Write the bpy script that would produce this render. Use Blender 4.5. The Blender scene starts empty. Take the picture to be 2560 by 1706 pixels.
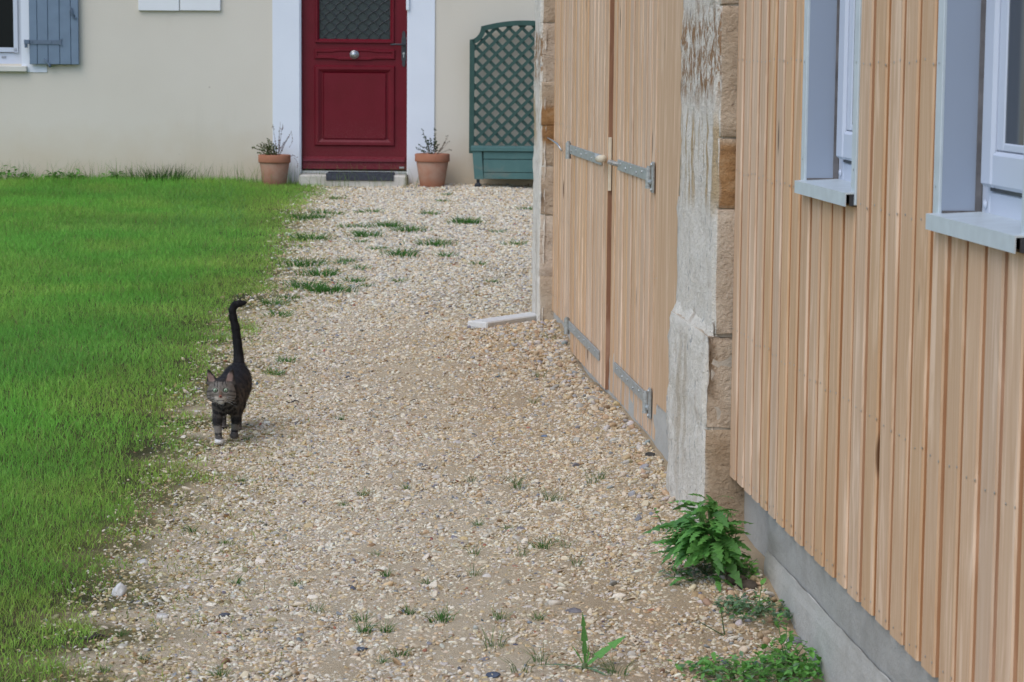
import bpy, bmesh, math, random
import numpy as np
from mathutils import Vector, Matrix, noise

random.seed(7)
RNG = np.random.default_rng(11)
scene = bpy.context.scene
COL = scene.collection

# ------------------------------------------------------------------ camera
CAM_Z = 1.38
YAW = math.atan(515 / 6040.0)          # camera looks a little to the right of the barn's direction (+Y)
PITCH = math.atan(704 / 6000.0)
ROLL = 0.0085
FPX, CX, CY = 6000.0, 1280.0, 853.0     # focal length and centre in photo pixels (2560 wide)
fh = Vector((math.sin(YAW), math.cos(YAW), 0)); rt = Vector((math.cos(YAW), -math.sin(YAW), 0)); zz = Vector((0, 0, 1))
fwd = fh * math.cos(PITCH) - zz * math.sin(PITCH)
upv = fh * math.sin(PITCH) + zz * math.cos(PITCH)
cam_x = rt * math.cos(ROLL) + upv * math.sin(ROLL)
cam_y = upv * math.cos(ROLL) - rt * math.sin(ROLL)
cam_d = bpy.data.cameras.new('camera')
cam = bpy.data.objects.new('camera', cam_d); COL.objects.link(cam)
M4 = Matrix((cam_x, cam_y, -fwd)).transposed().to_4x4(); M4.translation = (0, 0, CAM_Z)
cam.matrix_world = M4
cam_d.sensor_width = 36; cam_d.lens = 36 * FPX / 2560
cam_d.clip_start = 0.1; cam_d.clip_end = 400
cam_d.dof.use_dof = True; cam_d.dof.focus_distance = 7.6; cam_d.dof.aperture_fstop = 15
scene.camera = cam

# ------------------------------------------------------------------ light: soft overcast day
world = bpy.data.worlds.new('World'); scene.world = world; world.use_nodes = True
wn = world.node_tree.nodes; wl = world.node_tree.links; wn.clear()
SUN_FROM = Vector((-0.42, -0.45, 0.79)).normalized()
sky = wn.new('ShaderNodeTexSky'); sky.sky_type = 'NISHITA'; sky.sun_disc = False
sky.sun_elevation = math.asin(SUN_FROM.z); sky.sun_rotation = math.atan2(SUN_FROM.x, SUN_FROM.y)
sky.air_density = 1.0; sky.dust_density = 1.2; sky.ozone_density = 1.0
bg = wn.new('ShaderNodeBackground'); bg.inputs['Strength'].default_value = 0.15
wo = wn.new('ShaderNodeOutputWorld')
wl.new(sky.outputs[0], bg.inputs[0]); wl.new(bg.outputs[0], wo.inputs[0])
sd = bpy.data.lights.new('sun', 'SUN'); sd.energy = 0.9; sd.angle = math.radians(50); sd.color = (1.0, 0.97, 0.93)
so = bpy.data.objects.new('sun', sd); COL.objects.link(so)
so.rotation_euler = SUN_FROM.to_track_quat('Z', 'Y').to_euler()
vs = scene.view_settings
vs.view_transform = 'Standard'; vs.look = 'None'; vs.gamma = 1; vs.use_curve_mapping = False; vs.exposure = 0.50

# ------------------------------------------------------------------ geometry of the place
D_BARN = 1.2                            # cladding plane of the barn: x = 1.2, running along +Y
D_HOUSE = 20.4                          # house wall: 20.4 m ahead, square to the view
HOUSE_M = Matrix.Rotation(-YAW, 4, 'Z') # house frame: local x to the right, local y away

def ray(px, py):
    return (cam_x * ((px - CX) / FPX) - cam_y * ((py - CY) / FPX) + fwd)
def on_barn(px, py, lat=D_BARN):
    r = ray(px, py); t = lat / r.x
    return Vector((lat, r.y * t, CAM_Z + r.z * t))
def on_house(px, py, off=0.0):
    r = ray(px, py); t = (D_HOUSE - off) / r.dot(fh)
    p = r * t
    return Vector((p.dot(rt), D_HOUSE - off, CAM_Z + p.z))

_WY = []; _WZ = []                       # level of the ground where it meets the barn, read along the wall
for _px, _py, _l in ((2150, 1900, 1.2), (2015, 1639, 1.2), (1919, 1451, 1.2), (1720, 1275, 1.14), (1688, 1185, 1.2), (1665, 1155, 1.2), (1628, 1103, 1.2), (1585, 1055, 1.2), (1545, 1010, 1.2), (1506, 974, 1.2), (1472, 944, 1.2), (1446, 906, 1.2), (1419, 846, 1.2), (1395, 806, 1.19), (1345, 806, 1.14)):
    _p = on_barn(_px, _py, _l); _WY.append(_p.y); _WZ.append(_p.z)
def g_np(x, y):
    x = np.asarray(x, float); y = np.asarray(y, float)
    s = y - 8.8
    h = 0.0275 * (s + np.sqrt(s * s + 1.0)) / 2
    h = h + 0.012 * np.sin(x * 2.3 + y * 0.7) * np.sin(y * 1.1 + 0.6) + 0.005 * np.sin(x * 7 + 1.3 * y) * np.sin(y * 4.1 - x)
    w = np.exp(-(np.clip(1.18 - x, 0, 9) / 0.30) ** 2) / (1 + np.exp((y - 12.0) / .12))
    return h * (1 - w) + np.interp(y, _WY, _WZ) * w
def g(x, y): return float(g_np(x, y))
def on_ground(px, py):
    r = ray(px, py); z = 0.0
    for _ in range(30):
        t = (z - CAM_Z) / r.z
        p = r * t
        z = 0.5 * z + 0.5 * g(p.x, p.y)
    return Vector((p.x, p.y, g(p.x, p.y)))

EDGE_PX = [(775, 456), (765, 470), (722, 522), (696, 610), (674, 696), (609, 751), (555, 805), (522, 870), (468, 980), (435, 1088), (413, 1164), (359, 1273), (283, 1393), (218, 1501), (163, 1610), (131, 1706), (90, 1800)]
_e = sorted([(p.y, p.x) for p in (on_ground(*q) for q in EDGE_PX)])
EY = np.array([0.0] + [a for a, b in _e] + [25]); EX = np.array([_e[0][1]] + [b for a, b in _e] + [_e[-1][1]])
def lawn_edge(y): return np.interp(y, EY, EX)

# ------------------------------------------------------------------ mesh helpers
class MB:
    """collects boxes, tubes and sheets, then links them as ONE mesh object"""
    def __init__(s): s.v = []; s.f = []; s.m = []; s.mi = 0
    def add(s, vs_, fs):
        b = len(s.v); s.v += [tuple(v) for v in vs_]
        for f in fs: s.f.append([i + b for i in f]); s.m.append(s.mi)
    def box(s, x0, x1, y0, y1, z0, z1, bev=0.0):
        if bev <= 0:
            s.add([(x, y, z) for x in (x0, x1) for y in (y0, y1) for z in (z0, z1)],
                  [(0, 1, 3, 2), (4, 6, 7, 5), (0, 4, 5, 1), (2, 3, 7, 6), (0, 2, 6, 4), (1, 5, 7, 3)])
        else:
            bm = bmesh.new(); bmesh.ops.create_cube(bm, size=1)
            for v in bm.verts:
                v.co = Vector(((x0 + x1) / 2 + v.co.x * (x1 - x0), (y0 + y1) / 2 + v.co.y * (y1 - y0), (z0 + z1) / 2 + v.co.z * (z1 - z0)))
            bmesh.ops.bevel(bm, geom=bm.edges[:], offset=bev, segments=1, affect='EDGES')
            bm.verts.index_update()
            s.add([v.co[:] for v in bm.verts], [[v.index for v in f.verts] for f in bm.faces]); bm.free()
    def prism(s, pts2, a0, a1, axis='y'):
        n = len(pts2)
        def mk(p, a): return {'y': (p[0], a, p[1]), 'x': (a, p[0], p[1]), 'z': (p[0], p[1], a)}[axis]
        s.add([mk(p, a0) for p in pts2] + [mk(p, a1) for p in pts2],
              [list(range(n))[::-1], list(range(n, 2 * n))] + [[i, (i + 1) % n, n + (i + 1) % n, n + i] for i in range(n)])
    def tube(s, pts, radii, n=8, cap=True):
        pts = [Vector(p) for p in pts]
        if not hasattr(radii, '__len__'): radii = [radii] * len(pts)
        rings = []; ref = None
        for i, p in enumerate(pts):
            d = (pts[min(i + 1, len(pts) - 1)] - pts[max(i - 1, 0)]).normalized()
            if ref is None: ref = d.orthogonal().normalized()
            ref = (ref - d * ref.dot(d)).normalized(); b = d.cross(ref)
            rings.append([p + (ref * math.cos(2 * math.pi * k / n) + b * math.sin(2 * math.pi * k / n)) * radii[i] for k in range(n)])
        fs = []
        for i in range(len(pts) - 1):
            for k in range(n): fs.append([i * n + k, i * n + (k + 1) % n, (i + 1) * n + (k + 1) % n, (i + 1) * n + k])
        if cap: fs += [list(range(n))[::-1], [(len(pts) - 1) * n + k for k in range(n)]]
        s.add([v for r in rings for v in r], fs)
    def lathe(s, prof, n=28, c=(0, 0, 0), axis='z'):
        vs_ = []; fs = []
        for r, h in prof:
            for k in range(n):
                a = 2 * math.pi * k / n
                if axis == 'z': vs_.append((c[0] + r * math.cos(a), c[1] + r * math.sin(a), c[2] + h))
                else: vs_.append((c[0] + r * math.cos(a), c[1] + h, c[2] + r * math.sin(a)))
        for i in range(len(prof) - 1):
            for k in range(n): fs.append([i * n + k, i * n + (k + 1) % n, (i + 1) * n + (k + 1) % n, (i + 1) * n + k])
        s.add(vs_, fs)
    def mesh(s, name, mats, smooth=False):
        me = bpy.data.meshes.new(name); me.from_pydata(s.v, [], s.f)
        mats = mats if isinstance(mats, (list, tuple)) else [mats]
        for m in mats: me.materials.append(m)
        if len(mats) > 1: me.polygons.foreach_set('material_index', s.m)
        bm = bmesh.new(); bm.from_mesh(me); bmesh.ops.recalc_face_normals(bm, faces=bm.faces[:]); bm.to_mesh(me); bm.free()
        if smooth: me.polygons.foreach_set('use_smooth', [True] * len(me.polygons))
        me.update(); return me
    def build(s, name, mats, parent=None, smooth=False, **kw):
        return link(name, s.mesh(name, mats, smooth), parent, **kw)

def link(name, me, parent=None, loc=(0, 0, 0), rot=(0, 0, 0), label=None, cat=None, group=None, kind=None):
    o = bpy.data.objects.new(name, me); COL.objects.link(o)
    o.location = loc; o.rotation_euler = rot
    if parent is not None: o.parent = parent
    return tag(o, label, cat, group, kind)
def tag(o, label=None, cat=None, group=None, kind=None):
    if label: o['label'] = label
    if cat: o['category'] = cat
    if group: o['group'] = group
    if kind: o['kind'] = kind
    return o
def thing(name, label, cat, loc=(0, 0, 0), rot=(0, 0, 0), group=None):
    return link(name, None, None, loc, rot, label, cat, group)

# ------------------------------------------------------------------ material helpers
class NT:
    def __init__(s, name):
        s.mat = bpy.data.materials.new(name); s.mat.use_nodes = True
        s.t = s.mat.node_tree; s.t.nodes.clear()
        s.out = s.t.nodes.new('ShaderNodeOutputMaterial'); s.b = s.t.nodes.new('ShaderNodeBsdfPrincipled')
        s.t.links.new(s.b.outputs[0], s.out.inputs[0])
    def n(s, typ, **kw):
        nd = s.t.nodes.new('ShaderNode' + typ)
        for k, v in kw.items(): setattr(nd, k, v)
        return nd
    def set(s, sock, v):
        if hasattr(v, 'is_output') or isinstance(v, bpy.types.NodeSocket): s.t.links.new(v, sock)
        else: sock.default_value = v
    def coord(s, which='Object'): return s.n('TexCoord').outputs[which]
    def pos(s): return s.n('NewGeometry').outputs['Position']
    def nrm(s): return s.n('NewGeometry').outputs['Normal']
    def mp(s, vec, scale=(1, 1, 1), loc=(0, 0, 0)):
        m = s.n('Mapping'); s.set(m.inputs['Vector'], vec); s.set(m.inputs['Scale'], scale); s.set(m.inputs['Location'], loc); return m.outputs[0]
    def noise(s, vec, scale=5, detail=3, rough=.55, dist=0):
        m = s.n('TexNoise'); s.set(m.inputs['Vector'], vec); s.set(m.inputs['Scale'], scale); s.set(m.inputs['Detail'], detail)
        s.set(m.inputs['Roughness'], rough); s.set(m.inputs['Distortion'], dist); return m.outputs[0]
    def ramp(s, fac, stops, interp='LINEAR'):
        m = s.n('ValToRGB'); m.color_ramp.interpolation = interp; e = m.color_ramp.elements
        while len(e) < len(stops): e.new(0.5)
        for i, (p, c) in enumerate(stops):
            e[i].position = p; e[i].color = (c, c, c, 1) if not hasattr(c, '__len__') else (*c, 1)
        s.set(m.inputs[0], fac); return m.outputs[0]
    def mix(s, fac, a, b, mode='MIX'):
        m = s.n('Mix', data_type='RGBA', blend_type=mode); s.set(m.inputs[0], fac)
        s.set(m.inputs[6], (*a, 1) if isinstance(a, tuple) else a); s.set(m.inputs[7], (*b, 1) if isinstance(b, tuple) else b); return m.outputs[2]
    def math(s, op, a, b=0.0, c=0.0, clamp=False):
        m = s.n('Math', operation=op, use_clamp=clamp); s.set(m.inputs[0], a); s.set(m.inputs[1], b); s.set(m.inputs[2], c); return m.outputs[0]
    def sep(s, vec):
        m = s.n('SeparateXYZ'); s.set(m.inputs[0], vec); return m.outputs
    def vadd(s, a, b):
        m = s.n('VectorMath', operation='ADD'); s.set(m.inputs[0], a); s.set(m.inputs[1], b); return m.outputs[0]
    def bump(s, h, strength=.3, dist=.01):
        m = s.n('Bump'); s.set(m.inputs['Height'], h); s.set(m.inputs['Strength'], strength); s.set(m.inputs['Distance'], dist)
        s.t.links.new(m.outputs[0], s.b.inputs['Normal'])
    def fin(s, col, rough=.7, spec=.3, metal=0.0):
        s.set(s.b.inputs['Base Color'], (*col, 1) if isinstance(col, tuple) else col)
        s.set(s.b.inputs['Roughness'], rough); s.b.inputs['Specular IOR Level'].default_value = spec; s.b.inputs['Metallic'].default_value = metal
        return s.mat

def simple(name, col, rough=.6, var=.12, scale=20, spec=.3, metal=0.0, bump=0.0, bscale=60):
    k = NT(name); c = k.coord()
    d = tuple(x * (1 - var * 2) for x in col); l = tuple(min(1, x * (1 + var)) for x in col)
    cc = k.ramp(k.noise(c, scale, 5), [(.3, d), (.7, l)])
    if bump: k.bump(k.noise(c, bscale, 4), bump, .004)
    return k.fin(cc, rough, spec, metal)

def wood_mat(name, tint, pale, dark, orange=False):
    k = NT(name); oi = k.n('ObjectInfo')
    off = k.n('CombineXYZ'); 
    k.set(off.inputs[0], k.math('MULTIPLY', oi.outputs['Random'], 37.0)); k.set(off.inputs[1], k.math('MULTIPLY', oi.outputs['Random'], 91.0)); k.set(off.inputs[2], k.math('MULTIPLY', oi.outputs['Random'], 53.0))
    v = k.vadd(k.coord(), off.outputs[0])
    fine = k.noise(k.mp(v, (150, 150, 2.2)), 1, 3, .6)
    fig = k.noise(k.mp(v, (11, 11, 0.75)), 1, 2, .5, .3)
    rings = k.math('SINE', k.math('MULTIPLY', fig, 95.0))
    rings = k.math('MULTIPLY_ADD', rings, .5, .5)
    base = k.mix(k.ramp(fine, [(.32, 0.0), (.7, 1.0)]), tint, pale)
    base = k.mix(k.math('MULTIPLY', k.ramp(rings, [(.45, 0.0), (.95, 1.0)]), .22), base, dark)
    # planed silvery streaks
    st = k.noise(k.mp(v, (22, 22, 2.0)), 1, 4, .6, .6)
    base = k.mix(k.ramp(st, [(.53, 0.0), (.66, .85)]), base, tuple(min(1, p * 1.14 + .06) for p in pale))
    br = k.noise(k.mp(v, (40, 40, .55), (3, 1, 7)), 1, 3, .6)
    base = k.mix(k.ramp(br, [(.60, 0.0), (.76, .6)]), base, dark)
    # knots
    vo = k.n('TexVoronoi', feature='F1'); k.set(vo.inputs['Vector'], k.mp(v, (9, 9, 1.9))); vo.inputs['Scale'].default_value = 1.0
    kn = k.ramp(vo.outputs['Distance'], [(.06, 1.0), (.11, 0.0)])
    base = k.mix(k.math('MULTIPLY', kn, .85), base, (.09, .040, .017))
    # board to board variation
    hv = k.n('HueSaturation'); k.set(hv.inputs['Color'], base)
    k.set(hv.inputs['Value'], k.math('MULTIPLY_ADD', oi.outputs['Random'],  .10, .95))
    rr = k.math('FRACT', k.math('MULTIPLY', oi.outputs['Random'], 17.3))
    k.set(hv.inputs['Saturation'], k.math('MULTIPLY_ADD', rr, .2, .88))
    k.bump(fine, .25, .002)
    return k.fin(hv.outputs[0], .62, .25)

WOOD = wood_mat('larch_board', (.535, .338, .193), (.615, .435, .288), (.43, .232, .115))
WOOD_LIP_BOUNCE = wood_mat('larch_groove_bounce', (.40, .21, .105), (.46, .26, .14), (.31, .15, .07))  # larch in the grooves, bounced light between boards put into its orange tone
WOOD_BROWN = wood_mat('oiled_brown_timber', (.24, .105, .05), (.29, .14, .068), (.15, .062, .03))
WOOD_PALE = simple('pale_peg_wood', (.70, .62, .48), .5, .08, 12)

def stucco():
    k = NT('cream_render'); c = k.pos()
    big = k.noise(c, .55, 4, .6); col = k.ramp(big, [(.3, (.62, .565, .475)), (.7, (.67, .62, .535))])
    st = k.noise(k.mp(c, (3, 3, .5)), 1.0, 5, .65)
    col = k.mix(k.ramp(st, [(.58, 0.0), (.8, .35)]), col, (.52, .475, .39))
    z = k.sep(c)[2]
    splash = k.math('ADD', z, k.math('MULTIPLY', k.noise(c, 5, 4), .35))
    col = k.mix(k.ramp(splash, [(.50, .75), (1.0, 0.0)]), col, (.56, .46, .325))
    sp = k.n('TexVoronoi'); k.set(sp.inputs['Vector'], c); sp.inputs['Scale'].default_value = 2.4
    col = k.mix(k.ramp(sp.outputs['Distance'], [(.016, .5), (.03, 0.0)]), col, (.2, .16, .12))
    k.bump(k.noise(c, 130, 3), .35, .004)
    return k.fin(col, .9, .15)
STUCCO = stucco()
def white_render():
    k = NT('white_painted_render'); c = k.pos()
    col = k.ramp(k.noise(c, 2.2, 4), [(.3, (.70, .735, .80)), (.7, (.74, .775, .84))])
    z = k.sep(c)[2]
    splash = k.math('ADD', z, k.math('MULTIPLY', k.noise(c, 6, 4), .30))
    col = k.mix(k.ramp(splash, [(.46, .7), (.80, 0.0)]), col, (.56, .50, .40))
    k.bump(k.noise(c, 120, 3), .25, .004)
    return k.fin(col, .85, .2)
WHITE_R = white_render()
WHITE_P = simple('white_paint', (.72, .76, .82), .45, .02, 6)
PVC = simple('white_plastic_frame', (.53, .58, .68), .35, .015, 5, .5)
ALU_W = simple('pale_coated_metal', (.51, .57, .60), .4, .05, 22, .5)
REVEAL = simple('grey_coated_sheet', (.30, .35, .435), .5, .015, 4, .4)
GLASS = NT('dark_window_glass').fin((.022, .027, .033), .06, .6)
GLASS2 = NT('dim_window_glass').fin((.008, .010, .011), .25, .12)
GLASS_D = NT('obscured_door_glass').fin((.030, .042, .042), .35, .4)
BLUE = simple('blue_grey_shutter_paint', (.165, .225, .30), .55, .05, 9)
BLUE_D = simple('blue_grey_ironwork', (.12, .16, .215), .5, .08, 15)
def red_paint():
    k = NT('dark_red_door_paint'); c = k.coord(); z = k.sep(k.pos())[2]
    col = k.ramp(k.noise(c, 7, 4), [(.3, (.125, .006, .013)), (.7, (.145, .007, .017))])
    n1 = k.noise(c, 150, 3, .7)
    low = k.ramp(z, [(.36, .9), (.90, .05)])
    dust = k.math('MULTIPLY', k.ramp(n1, [(.48, 0.0), (.78, .6)]), low)
    col = k.mix(dust, col, (.36, .20, .19))
    return k.fin(col, .38, .22)
RED = red_paint()
IRON = simple('dark_iron', (.045, .048, .055), .45, .2, 30, .5)
STEEL = simple('brushed_steel', (.45, .46, .47), .35, .08, 40, .5, .8)
def galv():
    k = NT('galvanised_steel'); c = k.coord()
    vo = k.n('TexVoronoi'); k.set(vo.inputs['Vector'], c); vo.inputs['Scale'].default_value = 120
    col = k.ramp(vo.outputs['Color'], [(.2, (.33, .345, .335)), (.8, (.45, .465, .455))])
    col = k.mix(k.ramp(k.noise(c, 14, 4), [(.5, 0.0), (.75, .45)]), col, (.27, .27, .21))
    return k.fin(col, .48, .5, .45)
GALV = galv()
GREEN = simple('dark_green_paint', (.038, .088, .074), .5, .08, 14)
def worn_green():
    k = NT('weathered_green_paint'); c = k.pos()
    col = k.ramp(k.noise(c, 9, 5), [(.3, (.065, .145, .14)), (.7, (.085, .175, .165))])
    col = k.mix(k.ramp(k.noise(k.mp(c, (5, 5, 8)), 1, 5, .65), [(.52, 0.0), (.75, .6)]), col, (.21, .205, .165))
    return k.fin(col, .65, .3)
GREEN_W = worn_green()
def terracotta(name, seed, rim=False):
    k = NT(name); c = k.coord()
    col = k.ramp(k.noise(c, 12, 4), [(.3, (.33, .140, .082)), (.7, (.39, .175, .11))])
    if not rim:
        z = k.sep(c)[2]
        m = k.math('MULTIPLY', k.ramp(z, [(.03, .15), (.09, .9)]), k.ramp(k.noise(c, 9 + seed, 5), [(.3, .2), (.6, .85)]))
        col = k.mix(m, col, (.40, .27, .20))
    k.bump(k.noise(c, 90, 3), .2, .002)
    return k.fin(col, .85, .15)
TERRA = terracotta('terracotta_body', 0); TERRA_RIM = terracotta('terracotta_rim', 3, True)
SOIL = simple('potting_soil', (.05, .035, .022), .95, .3, 60, .1, 0, .6, 90)
def concrete(name, a, b, dirt):
    k = NT(name); c = k.pos()
    col = k.ramp(k.noise(c, 3.2, 6, .65), [(.3, a), (.7, b)])
    col = k.mix(k.ramp(k.noise(k.mp(c, (6, 6, 2.2)), 1, 5, .6, .5), [(.55, 0.0), (.8, .5)]), col, dirt)
    pin = k.noise(c, 210, 2); col = k.mix(k.ramp(pin, [(.62, 0.0), (.78, .4)]), col, tuple(x * .55 for x in a))
    bl = k.noise(k.mp(c, (1, 2.4, 3.5)), 1.3, 6, .7, .8); col = k.mix(k.ramp(bl, [(.40, .0), (.72, .45)]), col, tuple(x * 1.22 for x in b)); col = k.mix(k.ramp(bl, [(.22, .6), (.42, .0)]), col, dirt)
    k.bump(k.math('ADD', k.noise(c, 60, 5, .7), k.noise(c, 14, 4)), .55, .008)
    return k.fin(col, .88, .2)
CONC = concrete('concrete', (.40, .385, .345), (.47, .455, .415), (.30, .28, .24))
CONC_SHADE = concrete('shaded_concrete', (.32, .31, .28), (.385, .375, .345), (.24, .232, .205))  # upper plinth tone, shade under the cladding put into the colour
LIMESTONE = concrete('pale_step_stone', (.52, .49, .43), (.60, .57, .51), (.40, .36, .28))
WHITEBOARD = concrete('weathered_white_board', (.56, .55, .53), (.66, .65, .62), (.44, .42, .37))

def pillar_mat():
    k = NT('limewashed_sandstone'); c = k.pos(); nx = k.sep(k.nrm())[0]; xyz = k.sep(c)
    n0 = k.noise(c, 7, 6, .65); n1 = k.noise(c, 24, 5, .7); nb = k.noise(k.mp(c, (10, 6, 26)), 1, 4, .6, .4)
    tan = k.ramp(n0, [(.25, (.36, .265, .18)), (.5, (.52, .41, .30)), (.75, (.62, .52, .40))])
    # one ochre bedded stone
    zc = xyz[2]; zs = k.math('MULTIPLY', zc, .4)
    oc = k.math('MULTIPLY', k.ramp(zs, [(.384, 0.0), (.390, 1.0), (.456, 1.0), (.466, 0.0)]), 1.0)
    och = k.ramp(nb, [(.3, (.25, .125, .05)), (.55, (.39, .21, .085)), (.75, (.47, .32, .18))])
    tan = k.mix(k.math('MULTIPLY', oc, .9), tan, och)
    # lime coat on the faces turned to the path, patchy
    oi = k.n('ObjectInfo'); hv = k.n('HueSaturation'); k.set(hv.inputs['Color'], tan); k.set(hv.inputs['Value'], k.math('MULTIPLY_ADD', oi.outputs['Random'], .35, .82)); k.set(hv.inputs['Saturation'], k.math('MULTIPLY_ADD', oi.outputs['Random'], -.4, 1.2)); tan = hv.outputs[0]
    crk = k.noise(k.mp(c, (18, 18, 44)), 1, 6, .75, 1.2); tan = k.mix(k.ramp(crk, [(.33, .7), (.42, 0.0)]), tan, (.12, .085, .055))
    face = k.ramp(k.math('MULTIPLY', nx, -1.0), [(.35, 0.0), (.8, 1.0)])
    patch = k.ramp(k.math('ADD', n0, k.math('MULTIPLY', n1, .25)), [(.34, .25), (.54, .95)])
    lime = k.ramp(n1, [(.3, (.70, .645, .555)), (.7, (.84, .795, .71))])
    col = k.mix(k.math('MULTIPLY', face, patch), tan, lime)
    # rusty bleed high on the front, grey lichen streaks lower
    zr = k.math('ADD', zc, k.math('MULTIPLY', n0, .14))
    band = k.ramp(k.math('SUBTRACT', zr, .8), [(.50, 0.0), (.58, 1.0), (.76, 1.0), (.84, 0.0)])
    rust = k.math('MULTIPLY', k.math('MULTIPLY', band, k.ramp(k.noise(k.mp(c, (34, 26, 17)), 1, 6, .75, .5), [(.44, 0.0), (.55, .9)])), face)
    stripe = k.math('MULTIPLY', k.ramp(k.noise(k.mp(c, (2, 15, 1.6), (0, .35, 0)), 1, 5, .65, .35), [(.47, 0.0), (.55, .9)]), k.ramp(zs, [(.37, 0.0), (.40, 1.0), (.475, 1.0), (.50, 0.0)]))
    col = k.mix(k.math('MULTIPLY', stripe, face), col, (.47, .34, .19))
    low = k.math('MULTIPLY', k.ramp(k.noise(k.mp(c, (2, 8, .9), (0, .1, 4)), 1, 5, .65, .4), [(.50, 0.0), (.62, .6)]), k.ramp(zc, [(.5, 1.0), (.62, 0.0)]))
    col = k.mix(k.math('MULTIPLY', low, face), col, (.46, .37, .26))
    col = k.mix(rust, col, (.29, .145, .05))
    spk = k.math('MULTIPLY', k.ramp(k.noise(c, 75, 4, .7), [(.62, 0.0), (.70, .8)]), face); col = k.mix(spk, col, (.16, .13, .10))
    lich = k.math('MULTIPLY', k.ramp(k.noise(k.mp(c, (30, 26, 13), (5, 0, 2)), 1, 5, .75), [(.60, 0.0), (.68, .75)]), face)
    col = k.mix(lich, col, (.25, .25, .245))
    k.bump(k.math('ADD', n1, k.math('MULTIPLY', k.noise(c, 90, 5, .7), .7)), 1.0, .016)
    return k.fin(col, .92, .1)
PILLAR = pillar_mat()
MORTAR = concrete('lime_mortar', (.40, .35, .28), (.52, .47, .40), (.30, .25, .19))

def ground_mat():
    k = NT('sandy_ground'); c = k.pos()
    at = k.n('Attribute', attribute_name='lawn').outputs['Fac']
    n0 = k.noise(c, 1.1, 4, .6); n1 = k.noise(c, 55, 5, .7); n2 = k.noise(c, 260, 3, .7)
    sand = k.ramp(n0, [(.3, (.46, .36, .23)), (.5, (.54, .445, .305)), (.7, (.575, .49, .36))])
    sand = k.mix(k.ramp(n1, [(.33, .25), (.55, 0.0)]), sand, (.28, .21, .13))
    sand = k.mix(k.ramp(n2, [(.55, 0.0), (.8, .7)]), sand, (.56, .51, .43))
    brown = k.math('MULTIPLY', k.ramp(k.math('ADD', k.sep(c)[0], k.math('MULTIPLY', n0, .5)), [(.80, 0.0), (1.1 - .1, .5)]), 1.0); sand = k.mix(brown, sand, (.36, .26, .155))
    moss = k.ramp(n1, [(.3, (.085, .075, .028)), (.6, (.16, .14, .055)), (.8, (.30, .26, .16))])
    soil = k.ramp(n1, [(.3, (.045, .05, .018)), (.7, (.10, .09, .04))])
    at2 = k.math('ADD', at, k.math('MULTIPLY_ADD', n0, .5, -.25))
    col = k.mix(k.ramp(at2, [(.06, 0.0), (.36, .9)]), sand, moss)
    col = k.mix(k.ramp(at2, [(.5, 0.0), (.75, 1.0)]), col, soil)
    k.bump(k.math('ADD', k.noise(c, 38, 5, .7), k.math('MULTIPLY', n2, .5)), .9, .012)
    return k.fin(col, .95, .1)
GROUND = ground_mat()
FIELD = simple('distant_turf', (.07, .12, .03), .95, .2, .8, .1)

def blade_mat(name, transl=.35, rough=.55):
    k = NT(name); a = k.n('Attribute', attribute_name='col').outputs['Color']
    k.fin(a, rough, .25)
    tr = k.n('BsdfTranslucent'); k.set(tr.inputs[0], a)
    ms = k.n('MixShader'); ms.inputs[0].default_value = transl
    k.t.links.new(k.b.outputs[0], ms.inputs[1]); k.t.links.new(tr.outputs[0], ms.inputs[2]); k.t.links.new(ms.outputs[0], k.out.inputs[0])
    return k.mat
BLADE = blade_mat('grass_blade', .45)
def leaf_mat(name, col, vein):
    k = NT(name); c = k.coord(); oi = k.n('ObjectInfo')
    cc = k.ramp(k.noise(c, 60, 3), [(.3, tuple(x * .75 for x in col)), (.7, tuple(x * 1.2 for x in col))])
    rib = k.ramp(k.math('ABSOLUTE', k.sep(c)[0]), [(.0012, .7), (.0028, 0.0)])
    cc = k.mix(rib, cc, vein)
    hv = k.n('HueSaturation'); k.set(hv.inputs['Color'], cc); k.set(hv.inputs['Value'], k.math('MULTIPLY_ADD', oi.outputs['Random'], .7, .85))
    k.fin(hv.outputs[0], .5, .35)
    tr = k.n('BsdfTranslucent'); k.set(tr.inputs[0], hv.outputs[0]); ms = k.n('MixShader'); ms.inputs[0].default_value = .3
    k.t.links.new(k.b.outputs[0], ms.inputs[1]); k.t.links.new(tr.outputs[0], ms.inputs[2]); k.t.links.new(ms.outputs[0], k.out.inputs[0])
    return k.mat
LEAF = leaf_mat('thistle_leaf', (.105, .27, .060), (.16, .26, .10))
LEAF_G = leaf_mat('grey_green_leaf', (.11, .19, .10), (.2, .27, .17))
LEAF_Y = leaf_mat('fresh_leaf', (.105, .26, .045), (.16, .28, .09))
LEAF_R = leaf_mat('reddish_leaf', (.11, .045, .035), (.15, .07, .05))
LEAF_O = leaf_mat('olive_leaf', (.13, .17, .055), (.12, .16, .06))
def stone_mat():
    k = NT('gravel_stone'); a = k.n('Attribute', attribute_name='col', attribute_type='INSTANCER').outputs['Color']
    c = k.coord(); cc = k.mix(k.ramp(k.noise(c, 2.5, 4, .7), [(.35, .45), (.65, 0.0)]), a, k.mix(1.0, a, (.55, .48, .40), 'MULTIPLY'))
    return k.fin(cc, .88, .15)
STONE = stone_mat()

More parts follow.
